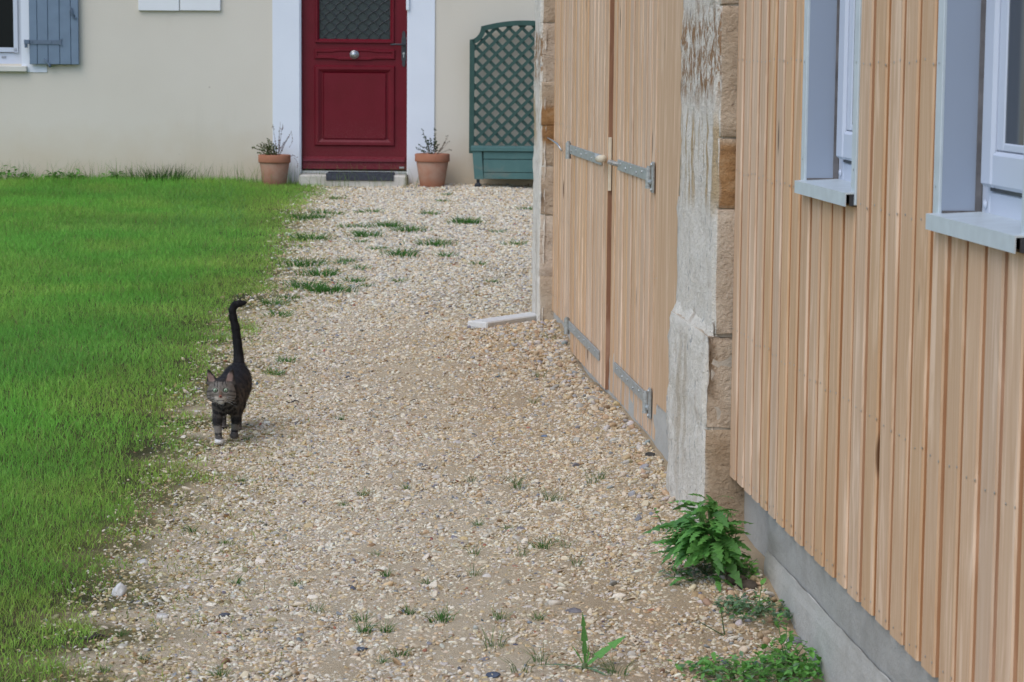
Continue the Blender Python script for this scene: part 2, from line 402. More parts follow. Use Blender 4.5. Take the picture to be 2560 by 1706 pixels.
# ================================================================== GROUND
def build_ground():
    ys = np.concatenate([np.arange(1.0, 12.5, .07), np.arange(12.5, 21.2, .12)]); nx = 130
    far = MB(); far.box(-70, 70, -60, 110, -.9, -.16)
    far.build('field', FIELD, kind='structure')
    def sheet(name, xa, xb):
        V = []; A = []
        for y in ys:
            a, b = xa(y), xb(y)
            xs = a + (b - a) * np.linspace(0, 1, nx)
            zs = g_np(xs, y)
            d = lawn_edge(y) - xs + .09 * np.sin(y * 7.0 + 3 * np.sin(y * 2.2)) + .05 * np.sin(y * 17)
            at = np.clip(d / .42 + .5, 0, 1)
            for x, z, q in zip(xs, zs, at):
                V.append((x, y, z + .006 * noise.noise((x * 9, y * 9, 0)) + .003 * noise.noise((x * 30, y * 30, 5)))); A.append(q)
        F = []
        for i in range(len(ys) - 1):
            for j in range(nx - 1):
                p = i * nx + j; F.append((p, p + 1, p + nx + 1, p + nx))
        me = bpy.data.meshes.new(name); me.from_pydata(V, [], F); me.materials.append(GROUND)
        at_ = me.attributes.new('lawn', 'FLOAT', 'POINT'); at_.data.foreach_set('value', A)
        me.polygons.foreach_set('use_smooth', [True] * len(F)); me.update()
        link(name, me, kind='structure')
    mid = lambda y: float(lawn_edge(y)) - .02
    sheet('lawn', lambda y: -6.5, mid)
    sheet('gravel_path', mid, lambda y: 3.6)
build_ground()

# ================================================================== HOUSE
house = thing('house', 'cream rendered house with white painted bands round its red door', 'house')
house.rotation_euler = (0, 0, -YAW)
W = D_HOUSE
wx0 = on_house(-260, 60).x; wx1 = on_house(53, 60).x            # window opening
wz0 = on_house(30, 160).z; wz1 = wz0 + 1.25
dx0 = on_house(749, 250).x; dx1 = on_house(1021, 250).x          # door opening
dz0 = on_house(880, 436).z; dz1 = dz0 + 2.15
GZ = g(*(HOUSE_M @ Vector((0, W, 0))).xy)
m = MB()
x_l, x_r, z_b, z_t, th = -6.0, 5.5, -.3, 3.3, .32
m.box(x_l, wx0, W, W + th, z_b, z_t); m.box(wx0, wx1, W, W + th, z_b, wz0); m.box(wx0, wx1, W, W + th, wz1, z_t)
m.box(wx1, dx0, W, W + th, z_b, z_t); m.box(dx0, dx1, W, W + th, dz1, z_t); m.box(dx1, x_r, W, W + th, z_b, z_t)
m.box(dx0, dx1, W + .02, W + th, z_b, dz0 - .06)
m.box(x_l, x_l + .3, W + th, W + 6, z_b, z_t); m.box(x_r - .3, x_r, W + th, W + 6, z_b, z_t); m.box(x_l + .3, x_r - .3, W + 5.7, W + 6, z_b, z_t)
m.build('wall', STUCCO, house)
m = MB(); m.prism([(W - .35, z_t), (W + 6.35, z_t), (W + 3, z_t + 1.6)], x_l - .25, x_r + .25, 'x')
m.build('roof', simple('roof_tiles', (.28, .13, .08), .8, .2, 8), house)
# white bands beside the door, from ground to lintel
for a, b in ((682, 749), (1021, 1086)):
    p, q = on_house(a, 300).x, on_house(b, 300).x
    m = MB(); m.box(p, q, W - .012, W, GZ - .2, dz1 + .25); m.build('door_surround', WHITE_R, house)
m = MB(); m.box(dx0, dx1, W - .012, W, dz1, dz1 + .25); m.build('lintel_band', WHITE_R, house)
# reveals of the doorway
m = MB(); m.box(dx0, dx0 + .012, W + .001, W + .15, dz0, dz1); m.box(dx1 - .012, dx1, W + .001, W + .15, dz0, dz1); m.build('door_frame', WHITE_R, house)
# door ------------------------------------------------------------
door = link('front_door', None, house, label='dark red panelled door with a grilled glass panel')
DY = W + .06                           # face of the leaf
def HX(px): return on_house(px, 250, -.06).x
def HZ(py): return on_house(885, py, -.06).z
X0, X1, Z0 = dx0 + .014, dx1 - .014, HZ(424)
gx0, gx1, gz0 = HX(798), HX(975), HZ(98); gz1 = dz1 - .30
m = MB()
m.box(X0, gx0, DY, DY + .05, Z0, dz1); m.box(gx1, X1, DY, DY + .05, Z0, dz1)
m.box(gx0, gx1, DY, DY + .05, Z0, gz0); m.box(gx0, gx1, DY, DY + .05, gz1, dz1)
m.build('leaf', RED, door)
def moulding(x0, x1, z0, z1, w, d, name='moulding'):
    """a raised picture-frame moulding with sloped inner and outer faces"""
    m = MB(); rect = lambda i: [(x0 + i, z0 + i), (x1 - i, z0 + i), (x1 - i, z1 - i), (x0 + i, z1 - i)]
    rings = [(0, 0), (w * .18, -d), (w * .55, -d), (w * .75, -d * .55), (w, -.0005)]
    vs_ = []; fs = []
    for i, yy in rings: vs_ += [(x, DY + yy, z) for x, z in rect(i)]
    for r in range(len(rings) - 1):
        for k in range(4): fs.append((r * 4 + k, r * 4 + (k + 1) % 4, r * 4 + 4 + (k + 1) % 4, r * 4 + 4 + k))
    m.add(vs_, fs); return m.build(name, RED, door)
moulding(HX(788), HX(986), HZ(109), dz1 - .27, .035, .020)
moulding(HX(786), HX(988), HZ(366), HZ(164), .062, .020)
m = MB(); m.box(HX(808), HX(966), DY - .011, DY, HZ(349), HZ(182), .009); m.build('raised_panel', RED, door)
# narrow middle panel, bellied at its centre for the knob
xa, xb, zt, zb = HX(786), HX(988), HZ(124), HZ(149); xm = HX(886)
def mid_out(i):
    t = [(xa + i, zb + i)]; 
    t += [(xm - .17 - i, zb + i), (xm - .13, zb + i - .010), (xm + .13, zb + i - .010), (xm + .17 + i, zb + i), (xb - i, zb + i), (xb - i, zt - i)]
    t += [(xm + .17 + i, zt - i), (xm + .13, zt - i + .010), (xm - .13, zt - i + .010), (xm - .17 - i, zt - i), (xa + i, zt - i)]
    return t
m = MB(); vs_ = []; fs = []; R_ = [(0, 0), (.008, -.018), (.022, -.018), (.03, -.010)]
for i, yy in R_: vs_ += [(x, DY + yy, z) for x, z in mid_out(i)]
for r in range(len(R_) - 1):
    for k in range(12): fs.append((r * 12 + k, r * 12 + (k + 1) % 12, r * 12 + 12 + (k + 1) % 12, r * 12 + 12 + k))
fs.append([36 + k for k in range(12)]); m.add(vs_, fs); m.build('middle_panel', RED, door)
m = MB(); m.prism([(DY, HZ(392)), (DY - .022, HZ(398)), (DY - .026, HZ(404)), (DY - .010, HZ(405)), (DY - .014, HZ(423)), (DY, HZ(423.8))], HX(757), HX(1012), 'x'); m.build('weather_bar', RED, door)
m = MB(); m.box(gx0, gx1, DY + .02, DY + .03, gz0, gz1); m.build('pane', GLASS_D, door)
# wrought grille: scale pattern of bars close in front of the glass
m = MB(); px_ = .092
for s_ in (-1, 1):
    for j in range(-24, 32):
        pts = []
        for t in np.linspace(0, 1, 120):
            z = gz0 + t * (gz1 - gz0); ph = (z - gz0) / .084 + .25
            x = gx0 + j * px_ + s_ * (ph * px_ + .009 * math.sin(2 * math.pi * ph))
            if gx0 + .003 < x < gx1 - .003: pts.append((x, DY + .011 + .003 * s_, z))
        if len(pts) > 2: m.tube(pts, .0042, 4)
m.build('grille', IRON, door, True)
m = MB(); c = (xm, DY - .001, HZ(137)); m.lathe([(.0, -.062), (.018, -.061), (.026, -.054), (.029, -.044), (.022, -.032), (.016, -.026), (.03, -.022), (.040, -.014), (.041, 0), (0, 0)], 24, c, 'y'); m.build('knob', STEEL, door, True)
# handle with long decorative plate
hx = HX(1009); za, zb2 = HZ(76), HZ(167)
prof = [(0, 0), (.010, .012), (.016, .03), (.010, .045), (.017, .058), (.019, .07)]
H_ = za - zb2
L = [(-w, zb2 + h) for w, h in prof] + [(-w, za - h) for w, h in reversed(prof)]
Rr = [(w, za - h) for w, h in prof[1:]] + [(w, zb2 + h) for w, h in reversed(prof[1:])]
m = MB(); m.prism([(hx + x, z) for x, z in L + Rr], DY - .010, DY - .001, 'y'); m.build('handle_plate', IRON, door)
m = MB(); m.tube([(hx, DY - .01, HZ(111)), (hx, DY - .05, HZ(111)), (hx - .012, DY - .056, HZ(111)), (hx - .06, DY - .056, HZ(110.5)), (hx - .11, DY - .054, HZ(111.3))], [.010, .010, .009, .007, .008], 8); m.build('handle', IRON, door, True)
m = MB(); m.lathe([(0, -.004), (.009, -.004), (.010, 0)], 14, (hx, DY - .010, HZ(133)), 'y'); m.box(hx - .004, hx + .004, DY - .013, DY - .0101, HZ(143), HZ(134)); m.build('keyhole', STEEL, door)
m = MB(); m.box(HX(999), HX(1011), DY - .0185, DY - .0142, HZ(420.5), HZ(416), .001); m.build('maker_plate', STEEL, door)
m = MB(); m.box(X0, X1, DY - .03, DY + .05, HZ(434), HZ(427.5)); m.build('door_sill', simple('worn_aluminium', (.50, .50, .48), .45, .1, 20, .5, .5), house)
m = MB(); a = on_house(1017, 0).x; m.box(a - .004, a + .022, W - .035, W - .0125, on_house(1017, 26).z, on_house(1017, -8).z, .003); m.build('bell_push', WHITE_P, house)
# step
st = MB(); sx0, sx1 = on_house(742, 440, .2).x, on_house(1022, 440, .2).x
stz = on_house(885, 434.5, .1).z - .008
st.box(sx0, dx0, W - .22, W - .0125, GZ - .2, stz, .006) if False else None
st.box(sx0 + .02, sx1 - .02, W - .24, W + .018, GZ - .25, stz, .012)
st.build('step', LIMESTONE, house)
# window at the left edge of the view
win = link('window', None, house)
FY = W + .09
m = MB(); fx = on_house(41, 60, -.09).x + .085
def WZ(py): return on_house(30, py, -.09).z
m.box(wx1 - .075, wx1, FY, FY + .06, wz0, wz1); m.box(wx0, wx0 + .075, FY, FY + .06, wz0, wz1)
m.box(wx0 + .075, wx1 - .075, FY, FY + .06, wz0, WZ(133)); m.box(wx0 + .075, wx1 - .075, FY, FY + .06, wz1 - .07, wz1)
m.build('frame', PVC, win)
m = MB(); sa = on_house(43, 60, -.08).x
m.box(sa, wx1 - .077, FY - .018, FY - .001, WZ(131.5), wz1 - .072, .004); m.box(wx0 + .077, sa, FY - .018, FY - .001, WZ(131.5), WZ(119.5), .004)
m.build('sash', PVC, win)
m = MB(); m.box(wx0 + .077, sa - .001, FY - .008, FY - .0015, WZ(119), wz1 - .1); m.build('pane', GLASS2, win)
m = MB(); m.box(on_house(3, 60, -.09).x, on_house(14, 60, -.09).x, FY - .006, FY, WZ(146), WZ(140.5), .002); m.build('drain_cap', simple('grey_plastic', (.3, .32, .36), .5), win)
m = MB(); z1 = on_house(30, 165, .03).z; m.box(wx0 - .03, on_house(67, 170, .04).x, W - .045, FY, z1 - .05, z1, .006); m.build('sill', simple('cream_sill_stone', (.62, .60, .54), .7, .05, 8), house)
m = MB(); xq = on_house(118, 170).x; zq = on_house(90, 181).z
m.box(wx1, xq, W - .008, W, zq, wz1 + .15); m.box(wx0 - .21, wx0, W - .008, W, zq, wz1 + .15); m.box(wx0, wx1, W - .008, W, zq, z1 - .05); m.box(wx0, wx1, W - .008, W, wz1, wz1 + .15)
m.build('window_surround', WHITE_R, house)
# shutter: five boards, strap hinge, catch and hook
shut = link('shutter', None, house)
SY = W - .055
ed = [72.5, 93, 120, 149, 177, 196.5]; zl = on_house(130, 161.5, .05).z
for i in range(5):
    a, b = on_house(ed[i], 80, .05).x, on_house(ed[i + 1], 80, .05).x
    m = MB(); m.box(a + .0015, b - .0015, SY, SY + .03, zl, wz1 + .03, .0035); m.build('board', BLUE, shut)
m = MB(); u0, u1 = on_house(60, 105, .07).x, on_house(146, 105, .07).x; zu, zd = on_house(100, 100, .07).z, on_house(100, 111, .07).z
zc = (zu + zd) / 2
m.box(u0 + .03, u1, SY - .007, SY - .0005, zd, zu)
m.prism([(u1, zu), (u1 + .03, zu + .012), (u1 + .022, zc), (u1 + .03, zd - .016), (u1, zd)], SY - .007, SY - .0005, 'y')
m.box(u0, u0 + .045, SY - .018, SY + .012, zd, zu, .003); m.tube([(u0 + .014, SY - .003, zd - .03), (u0 + .014, SY - .003, zd)], .013, 10)
for q in (80, 127): m.lathe([(0, -.004), (.006, -.003), (.007, 0)], 8, (on_house(q, 105, .07).x, SY - .007, zc), 'y')
m.build('strap_hinge', BLUE_D, shut)
m = MB(); q = on_house(124, 162, .07); m.tube([(q.x - .05, SY - .012, q.z + .05), (q.x - .02, SY - .014, q.z + .02), (q.x, SY - .016, q.z - .008), (q.x + .008, SY - .014, q.z - .022)], [.005, .006, .011, .009], 7)
m.tube([(q.x - .004, SY - .016, q.z - .012), (q.x - .004, W + .01, q.z - .012)], .007, 6); m.build('shutter_catch', BLUE_D, shut, True)
m = MB(); q = on_house(183, 36, .07); m.tube([(q.x - .025, SY - .004, q.z + .06), (q.x - .02, SY - .014, q.z + .05), (q.x - .03, SY - .012, q.z + .02), (q.x - .005, SY - .012, q.z - .02), (q.x + .016, SY - .012, q.z - .04), (q.x + .024, SY - .004, q.z - .028)], .0045, 6)
m.tube([(q.x - .01, SY - .004, q.z + .05), (q.x - .01, SY - .02, q.z + .02), (q.x + .01, SY - .004, q.z - .02)], .004, 6); m.build('shutter_hook', BLUE_D, shut, True)
# pair of white doors of a wall cabinet, cut by the top of the picture
cab = link('wall_cabinet', None, house)
for a, b in ((345.5, 448), (450, 551)):
    p, q = on_house(a, 27, .03), on_house(b, 27, .03)
    m = MB(); m.box(p.x, q.x, W - .03, W - .0005, p.z, p.z + .62, .004); m.build('cabinet_door', simple('white_cabinet', (.74, .75, .76), .5, .02, 4), cab)

# things standing at the house ------------------------------------------------
def hpt(px, py, off):
    """foot of something standing `off` metres before the house wall"""
    v = on_house(px, py, off); w = HOUSE_M @ Vector((v.x, v.y, 0)); return Vector((w.x, w.y, g(w.x, w.y)))
# door mat on the step
p0, p1 = on_house(816, 440, .2).x, on_house(985, 440, .2).x
m = MB(); m.box(-(p1 - p0) / 2, (p1 - p0) / 2, -.10, .10, 0, .016, .004)
for i in range(30):
    x = -(p1 - p0) / 2 + .012 + i * ((p1 - p0) - .03) / 29; m.box(x, x + .009, -.096, .096, .016, .022)
mc = HOUSE_M @ Vector(((p0 + p1) / 2, W - .125, 0)); me = m.mesh('door_mat', simple('grey_mat_rubber', (.055, .06, .075), .8, .2, 40))
# mat hangs over the front edge of the step
m2 = MB(); m2.box(-(p1 - p0) / 2, (p1 - p0) / 2, -.128, -.118, -.045, .016, .003)
bmj = bmesh.new(); bmj.from_mesh(me); t_ = m2.mesh('tmp_edge', me.materials[0]); bmj.from_mesh(t_); bmj.to_mesh(me); bmj.free()
link('door_mat', me, None, (mc.x, mc.y, stz + .001), (0, 0, -YAW), 'dark grey ribbed mat lying on the step below the red door', 'doormat')

def pot(name_label, px_c, rim_w_px, py_rim, py_bot, off):
    foot = hpt(px_c, py_bot, off)
    sc = (W - off) / FPX
    R = rim_w_px * sc / 2; top = on_house(px_c, py_rim, off).z; h = top - foot.z + .01
    t = thing('flower_pot', name_label, 'flower pot', (foot.x, foot.y, foot.z - .01), (0, 0, -YAW), 'terracotta pots beside the red door')
    m = MB(); m.lathe([(0, 0), (R * .66, 0), (R * .69, .006), (R * .92, h - .068), (R * .90, h - .06)], 32); m.build('pot_body', TERRA, t, True)
    m = MB(); m.lathe([(R * .90, h - .066), (R * .985, h - .066), (R, h - .058), (R, h - .006), (R * .97, h), (R * .88, h - .002), (R * .86, h - .04)], 32); m.build('pot_rim', TERRA_RIM, t, True)
    m = MB(); m.lathe([(0, h - .03), (R * .5, h - .028), (R * .88, h - .034)], 24); m.build('soil', SOIL, t, True)
    return foot, R, h
def sprig(m, lv, base, tip, bend, nl, ll, spread=.6, r0=.003):
    """a thin stem with leaf-sized faces along it"""
    base = Vector(base); tip = Vector(tip); pts = []
    for i in range(7):
        t = i / 6; pts.append(base.lerp(tip, t) + Vector(bend) * math.sin(math.pi * t))
    m.tube(pts, [r0 * (1 - .6 * i / 6) for i in range(7)], 4)
    for i in range(nl):
        t = random.uniform(.18, 1.0); k = min(int(t * 6), 5); p = pts[k].lerp(pts[k + 1], t * 6 - k)
        d = Vector((random.uniform(-1, 1), random.uniform(-1, 1), random.uniform(-.3, 1))).normalized()
        s_ = d.cross(Vector((random.random(), random.random(), random.random()))).normalized()
        l = ll * random.uniform(.6, 1.2); w = l * .3
        lv.add([p, p + d * l * .5 + s_ * w, p + d * l, p + d * l * .5 - s_ * w], [(0, 1, 2, 3)])
f1, R1, h1 = pot('weathered terracotta pot left of the red door, foot hidden in lawn grass', 686.5, 81, 387, 456, .22)
t = thing('potted_shrub', 'low twiggy shrub with tall reddish shoots in the left pot', 'potted plant', f1, (0, 0, -YAW))
ms, lg, lr = MB(), MB(), MB(); S = 20.2 / FPX
def P1(px, py, d=0): return ((px - 686) * S, d, (456 - py) * S)
for tip in ((628, 361), (640, 356), (645, 374), (652, 366), (655, 347), (668, 338), (660, 360), (675, 345), (684, 352), (690, 358), (650, 352), (672, 355), (664, 350)):
    sprig(ms, lg, P1(686 + random.uniform(-8, 8), 390, random.uniform(-.03, .03)), P1(*tip, random.uniform(-.07, .06)), (0, 0, .02), 42, .019)
for tip in ((683, 302), (701, 296), (697, 318), (728, 320), (721, 332), (712, 345), (706, 300)):
    sprig(ms, lr, P1(690 + random.uniform(-4, 6), 388, 0), P1(*tip, random.uniform(-.04, .04)), (0, 0, .01), 26, .013, r0=.0025)
sprig(ms, lr, P1(727, 320, 0), P1(722, 362, 0), (.02, 0, 0), 12, .013, r0=.0015); sprig(ms, lr, P1(715, 392, -.05), P1(744, 384, -.06), (0, 0, .03), 10, .013, r0=.0015); sprig(ms, lr, P1(736, 384, -.05), P1(742, 408, -.06), (.02, 0, .0), 8, .013, r0=.0015)
ms.build('stems', simple('twig_bark', (.09, .055, .035), .8), t); lg.build('foliage', LEAF_O, t, kind='stuff'); lr.build('reddish_leaves', LEAF_R, t, kind='stuff')
f2, R2, h2 = pot('orange rimmed terracotta pot standing on gravel right of the red door', 1080.5, 87, 384.5, 463, .24)
t = thing('potted_shrub', 'sparse little shrub with thin stems in the right pot', 'potted plant', f2, (0, 0, -YAW))
ms, lg, lr = MB(), MB(), MB()
def P2(px, py, d=0): return ((px - 1080) * S, d, (463 - py) * S)
for tip in ((1055, 322), (1060, 338), (1085, 318), (1087, 332), (1040, 370), (1046, 362), (1070, 350), (1076, 343), (1052, 378), (1096, 360), (1090, 350)):
    sprig(ms, lg, P2(1078 + random.uniform(-10, 12), 388, random.uniform(-.03, .03)), P2(*tip, random.uniform(-.06, .06)), (0, 0, .01), 26, .021, r0=.0025)
for tip in ((1118, 337), (1112, 352), (1105, 368), (1126, 374), (1121, 352)):
    sprig(ms, lr, P2(1088, 388, 0), P2(*tip, random.uniform(-.05, .05)), (.02, 0, .02), 12, .016, r0=.002)
ms.build('stems', simple('twig_bark_pale', (.12, .085, .055), .8), t); lg.build('foliage', leaf_mat('dull_leaf', (.055, .085, .04), (.1, .12, .06)), t, kind='stuff'); lr.build('dry_leaves', leaf_mat('dry_leaf', (.16, .13, .08), (.2, .17, .1)), t, kind='stuff')

# trellis planter ------------------------------------------------------------
TOFF = .40
foot = hpt(1310, 458, TOFF)
c0 = on_house(1312, 300, TOFF).x; cw = HOUSE_M @ Vector((c0, W - TOFF, 0))
tp = thing('trellis_planter', 'dark green wooden planter box on castors with arched lattice trellis against the wall', 'planter', (cw.x, cw.y, g(cw.x, cw.y)), (0, 0, -YAW))
base_z = g(cw.x, cw.y)
def TX(px, o=TOFF): return on_house(px, 300, o).x - c0
def TZ(py, o=TOFF): return on_house(1240, py, o).z - base_z
TY = .30                                 # trellis stands behind the box (nearer the wall)
oT = TOFF - TY
xl = TX(1173, oT); zlow = TZ(378, oT) - .02; zsh = TZ(100, oT); xs1 = TX(1201, oT); zs1 = TZ(67, oT); ztop = TZ(51, oT)
half = [(xl, zlow), (xl, zsh)]
for a in np.linspace(0, 90, 8)[1:]:      # concave shoulder
    q = math.radians(a); half.append((xl + (xs1 - xl) * math.sin(q), zsh + (zs1 - zsh) * (1 - math.cos(q))))
for t_ in np.linspace(0, 1, 12)[1:]:     # flat arch
    x = xs1 * (1 - t_); half.append((x, zs1 + (ztop - zs1) * (1 - (x / xs1) ** 2)))
outer = half + [(-x, z) for x, z in reversed(half[:-1])]
def offset(poly, d):
    out = []
    for i, p in enumerate(poly):
        a = Vector(poly[max(i - 1, 0)]); b = Vector(poly[min(i + 1, len(poly) - 1)]); tdir = (b - a).normalized()
        out.append((p[0] + tdir.y * d, p[1] - tdir.x * d))
    return out
inner = offset(outer, .042)
m = MB(); n_ = len(outer); vs_ = []; fs = []
for yy in (TY - .02, TY + .025): vs_ += [(x, yy, z) for x, z in outer] + [(x, yy, z) for x, z in inner]
for i in range(n_ - 1):
    a, b, c, d = i, i + 1, n_ + i + 1, n_ + i
    fs += [(a, b, c, d), (2 * n_ + a, 2 * n_ + d, 2 * n_ + c, 2 * n_ + b), (a, 2 * n_ + a, 2 * n_ + b, b), (d, c, 2 * n_ + c, 2 * n_ + d)]
m.add(vs_, fs); m.build('trellis_frame', GREEN, tp)
mid = offset(outer, .03)
def inside(x, z):
    c = False; n = len(mid)
    for i in range(n):
        x1, z1 = mid[i]; x2, z2 = mid[(i + 1) % n]
        if (z1 > z) != (z2 > z) and x < (x2 - x1) * (z - z1) / (z2 - z1) + x1: c = not c
    return c
PITCHL = 32.5 * 20.3 / FPX
for s_ in (-1, 1):
    for j in range(-26, 27):
        best = []; run = []
        for t_ in np.arange(-.2, 1.7, .006):
            z = zlow + t_; x = j * PITCHL + s_ * t_ + (.02 if s_ > 0 else .035)
            if abs(x) < .6 and inside(x, z): run.append((x, z))
            else:
                if len(run) > len(best): best = run
                run = []
        if len(run) > len(best): best = run
        if len(best) > 8:
            (xa_, za_), (xb_, zb_) = best[0], best[-1]; d = Vector((xb_ - xa_, zb_ - za_)).normalized(); nrm = Vector((-d.y, d.x)) * .0135
            y0 = TY - .004 if s_ > 0 else TY + .004
            m = MB(); m.prism([(xa_ + nrm.x, za_ + nrm.y), (xb_ + nrm.x, zb_ + nrm.y), (xb_ - nrm.x, zb_ - nrm.y), (xa_ - nrm.x, za_ - nrm.y)], y0, y0 + .0075, 'y')
            m.build('slat', GREEN, tp)
# box
bx = TX(1179); zr1, zr0 = TZ(367.5), TZ(379); zb0 = TZ(449)
m = MB(); m.box(bx - .005, -bx + .005, -.012, .34, zr0, zr1, .004); m.build('box_rim', GREEN_W, tp)
xb1 = TX(1187)
zz_ = [zr0 - .001, TZ(399), TZ(432), zb0]
for i in range(3):
    m = MB(); m.box(xb1 + .075, -xb1 - .075, .006, .022, zz_[i + 1] + .003, zz_[i] - .002, .002); m.build('box_board', GREEN_W, tp)
m = MB(); m.box(xb1 + .02, -xb1 - .02, .023, .31, zb0 + .02, zr0 - .001); m.build('box_core', GREEN, tp)
for s_ in (1, -1):
    m = MB(); pts = [(bx + .008, zr0 - .001), (bx + .085, zr0 - .001), (xb1 + .075, zb0), (xb1, zb0)]
    m.prism([(x * s_, z) for x, z in pts], .0, .05, 'y'); m.build('corner_post', GREEN_W, tp)
    w_ = link('castor', None, tp); m = MB(); xw = (xb1 + .03) * s_
    wc = (zb0 - (-.01)) / 2
    m2 = MB(); m2.lathe([(0, -.016), (.018, -.016), (.029, -.008), (.030, 0), (.029, .008), (.018, .016), (0, .016)], 18, (xw, .022, .022), 'y'); m2.build('wheel', simple('black_rubber', (.025, .028, .035), .5, .1), w_)
    m.box(xw - .014, xw + .014, .040, .052, wc - .01, zb0 + .005); m.build('fork', IRON, w_)

# ================================================================== BARN
barn = thing('barn', 'barn wall clad in vertical pale larch boards on a concrete plinth', 'barn')
L = D_BARN
YC = on_barn(1841, 300).y              # cladding meets the near pillar
YP1 = on_barn(1700, 400, 1.15).y; YF0 = on_barn(1385, 300).y; YF1 = YF0 + .34
ZCL = on_barn(1827, 1192).z            # foot of the cladding
TOP = 3.0
w1a, w1b = on_barn(2022, 100).y, on_barn(2141, 100).y
w2a = on_barn(2363, 100).y; w2b = w2a - (w1a - w1b) * 1.06
WSZ = on_barn(2336, 534, 1.18).z        # window sill top
WTZ = WSZ + 1.15
PANEL_FAR = on_barn(1424, 300).y; DOOR_F = on_barn(1437, 300).y; GAP = on_barn(1528, 300).y; DOOR_N = on_barn(1652, 300).y
DZ = on_barn(1628, 1092, 1.205).z
PIT = .1195
def board_mesh(length, w=PIT, cache={}):
    key = (round(length, 3), round(w, 3))
    if key in cache: return cache[key]
    lip = .030; t = .021
    # section in (x, y): face at x = 0 (towards the path is -x), the lip lies on the near (-y) side
    sec = [(t, lip), (t, w), (.004, w), (0, w - .004), (0, lip + .004), (.004, lip), (.0125, lip), (.0125, 0.0005), (t, 0.0005)]
    n = len(sec); m = MB()
    vs_ = [(x, y, 0) for x, y in sec] + [(x, y, length) for x, y in sec]
    for i in range(n):
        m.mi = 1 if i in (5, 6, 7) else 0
        m.add([vs_[i], vs_[(i + 1) % n], vs_[n + (i + 1) % n], vs_[n + i]], [(0, 1, 2, 3)])
    m.mi = 0; m.add(vs_[:n], [list(range(n))[::-1]]); m.add(vs_[n:], [list(range(n))])
    me = bpy.data.meshes.new('board'); me.from_pydata(m.v, [], m.f); me.materials.append(WOOD); me.materials.append(WOOD_LIP_BOUNCE)
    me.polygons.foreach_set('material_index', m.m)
    bm = bmesh.new(); bm.from_mesh(me); bmesh.ops.remove_doubles(bm, verts=bm.verts[:], dist=1e-5); bmesh.ops.recalc_face_normals(bm, faces=bm.faces[:]); bm.to_mesh(me); bm.free()
    cache[key] = me; return me
NAILS = []
NAIL_Z = [CAM_Z + .001, CAM_Z - .256 * L, CAM_Z - .6276 * L, CAM_Z - .96 * L, CAM_Z + .36, CAM_Z + .8, CAM_Z + 1.2]
def boards(y0, y1, z0, z1, lat, parent, split=.12, nails=True, w=PIT):
    n = max(1, round((y1 - y0) / w)); w = (y1 - y0) / n
    for i in range(n):
        y = y0 + i * w; segs = [(z0, z1)]
        if z1 - z0 > 1.2 and random.random() < split:
            q = random.choice(NAIL_Z[1:3]) + random.uniform(-.1, .1)
            if z0 + .2 < q < z1 - .2: segs = [(z0, q - .0003), (q + .0003, z1)]
        dx = random.uniform(-.0012, .0012)
        for a, b in segs:
            link('board', board_mesh(b - a, w), parent, (lat + dx, y, a))
        if nails:
            for nz in NAIL_Z:
                if z0 + .02 < nz < z1 - .01:
                    for q in (.035, .092):
                        NAILS.append((lat + dx, y + q + random.uniform(-.006, .006), nz + random.uniform(-.007, .007)))
# cladding right of the near pillar, round the two windows
YN = 2.6
boards(w1a + .045, YC, ZCL, TOP, L, barn); boards(w2a + .045, w1b - .045, ZCL, TOP, L, barn); boards(YN, w2b - .045, ZCL, TOP, L, barn)
for a, b in ((w1b, w1a), (w2b, w2a)):
    boards(a - .045, b + .045, ZCL, WSZ - .035, L, barn); boards(a - .045, b + .045, WTZ + .01, TOP, L, barn, nails=False)
# fixed panels beside the door
boards(DOOR_N + .004, YP1 + .05, ZCL - .003, TOP, L, barn, w=.115); boards(DOOR_F + .002, YF0 + .05, on_barn(1400, 797).z, TOP, L, barn, w=.11)
# wall behind the boards, with openings
m = MB(); B0, B1 = L + .0225, L + .33
def wallbox(ya, yb, za, zb): m.box(B0, B1, ya, yb, za, zb)
wallbox(w1a, YF1 + .02, ZCL + .03, TOP); wallbox(w1b, w1a, ZCL + .03, WSZ - .06); wallbox(w1b, w1a, WTZ, TOP)
wallbox(w2a, w1b, ZCL + .03, TOP); wallbox(w2b, w2a, ZCL + .03, WSZ - .06); wallbox(w2b, w2a, WTZ, TOP); wallbox(YN, w2b, ZCL + .03, TOP)
m.box(B1, L + 5, YF1 - .28, YF1 + .02, -.3, TOP); m.box(B1, L + 5, YN, YN + .3, -.3, TOP); m.box(L + 4.7, L + 5, YN + .3, YF1 - .28, -.3, TOP)
m.build('wall_core', simple('rough_masonry', (.30, .25, .19), .95, .2, 6), barn)
m = MB(); m.prism([(L - .12, TOP + .001), (L + 5.3, TOP + .001), (L + 5.3, TOP + .14), (L + 2.6, TOP + 1.1), (L - .12, TOP + .14)], YN - .3, YF1 + .3, 'y'); m.build('roof', simple('barn_tiles', (.25, .12, .075), .85, .2, 8), barn)
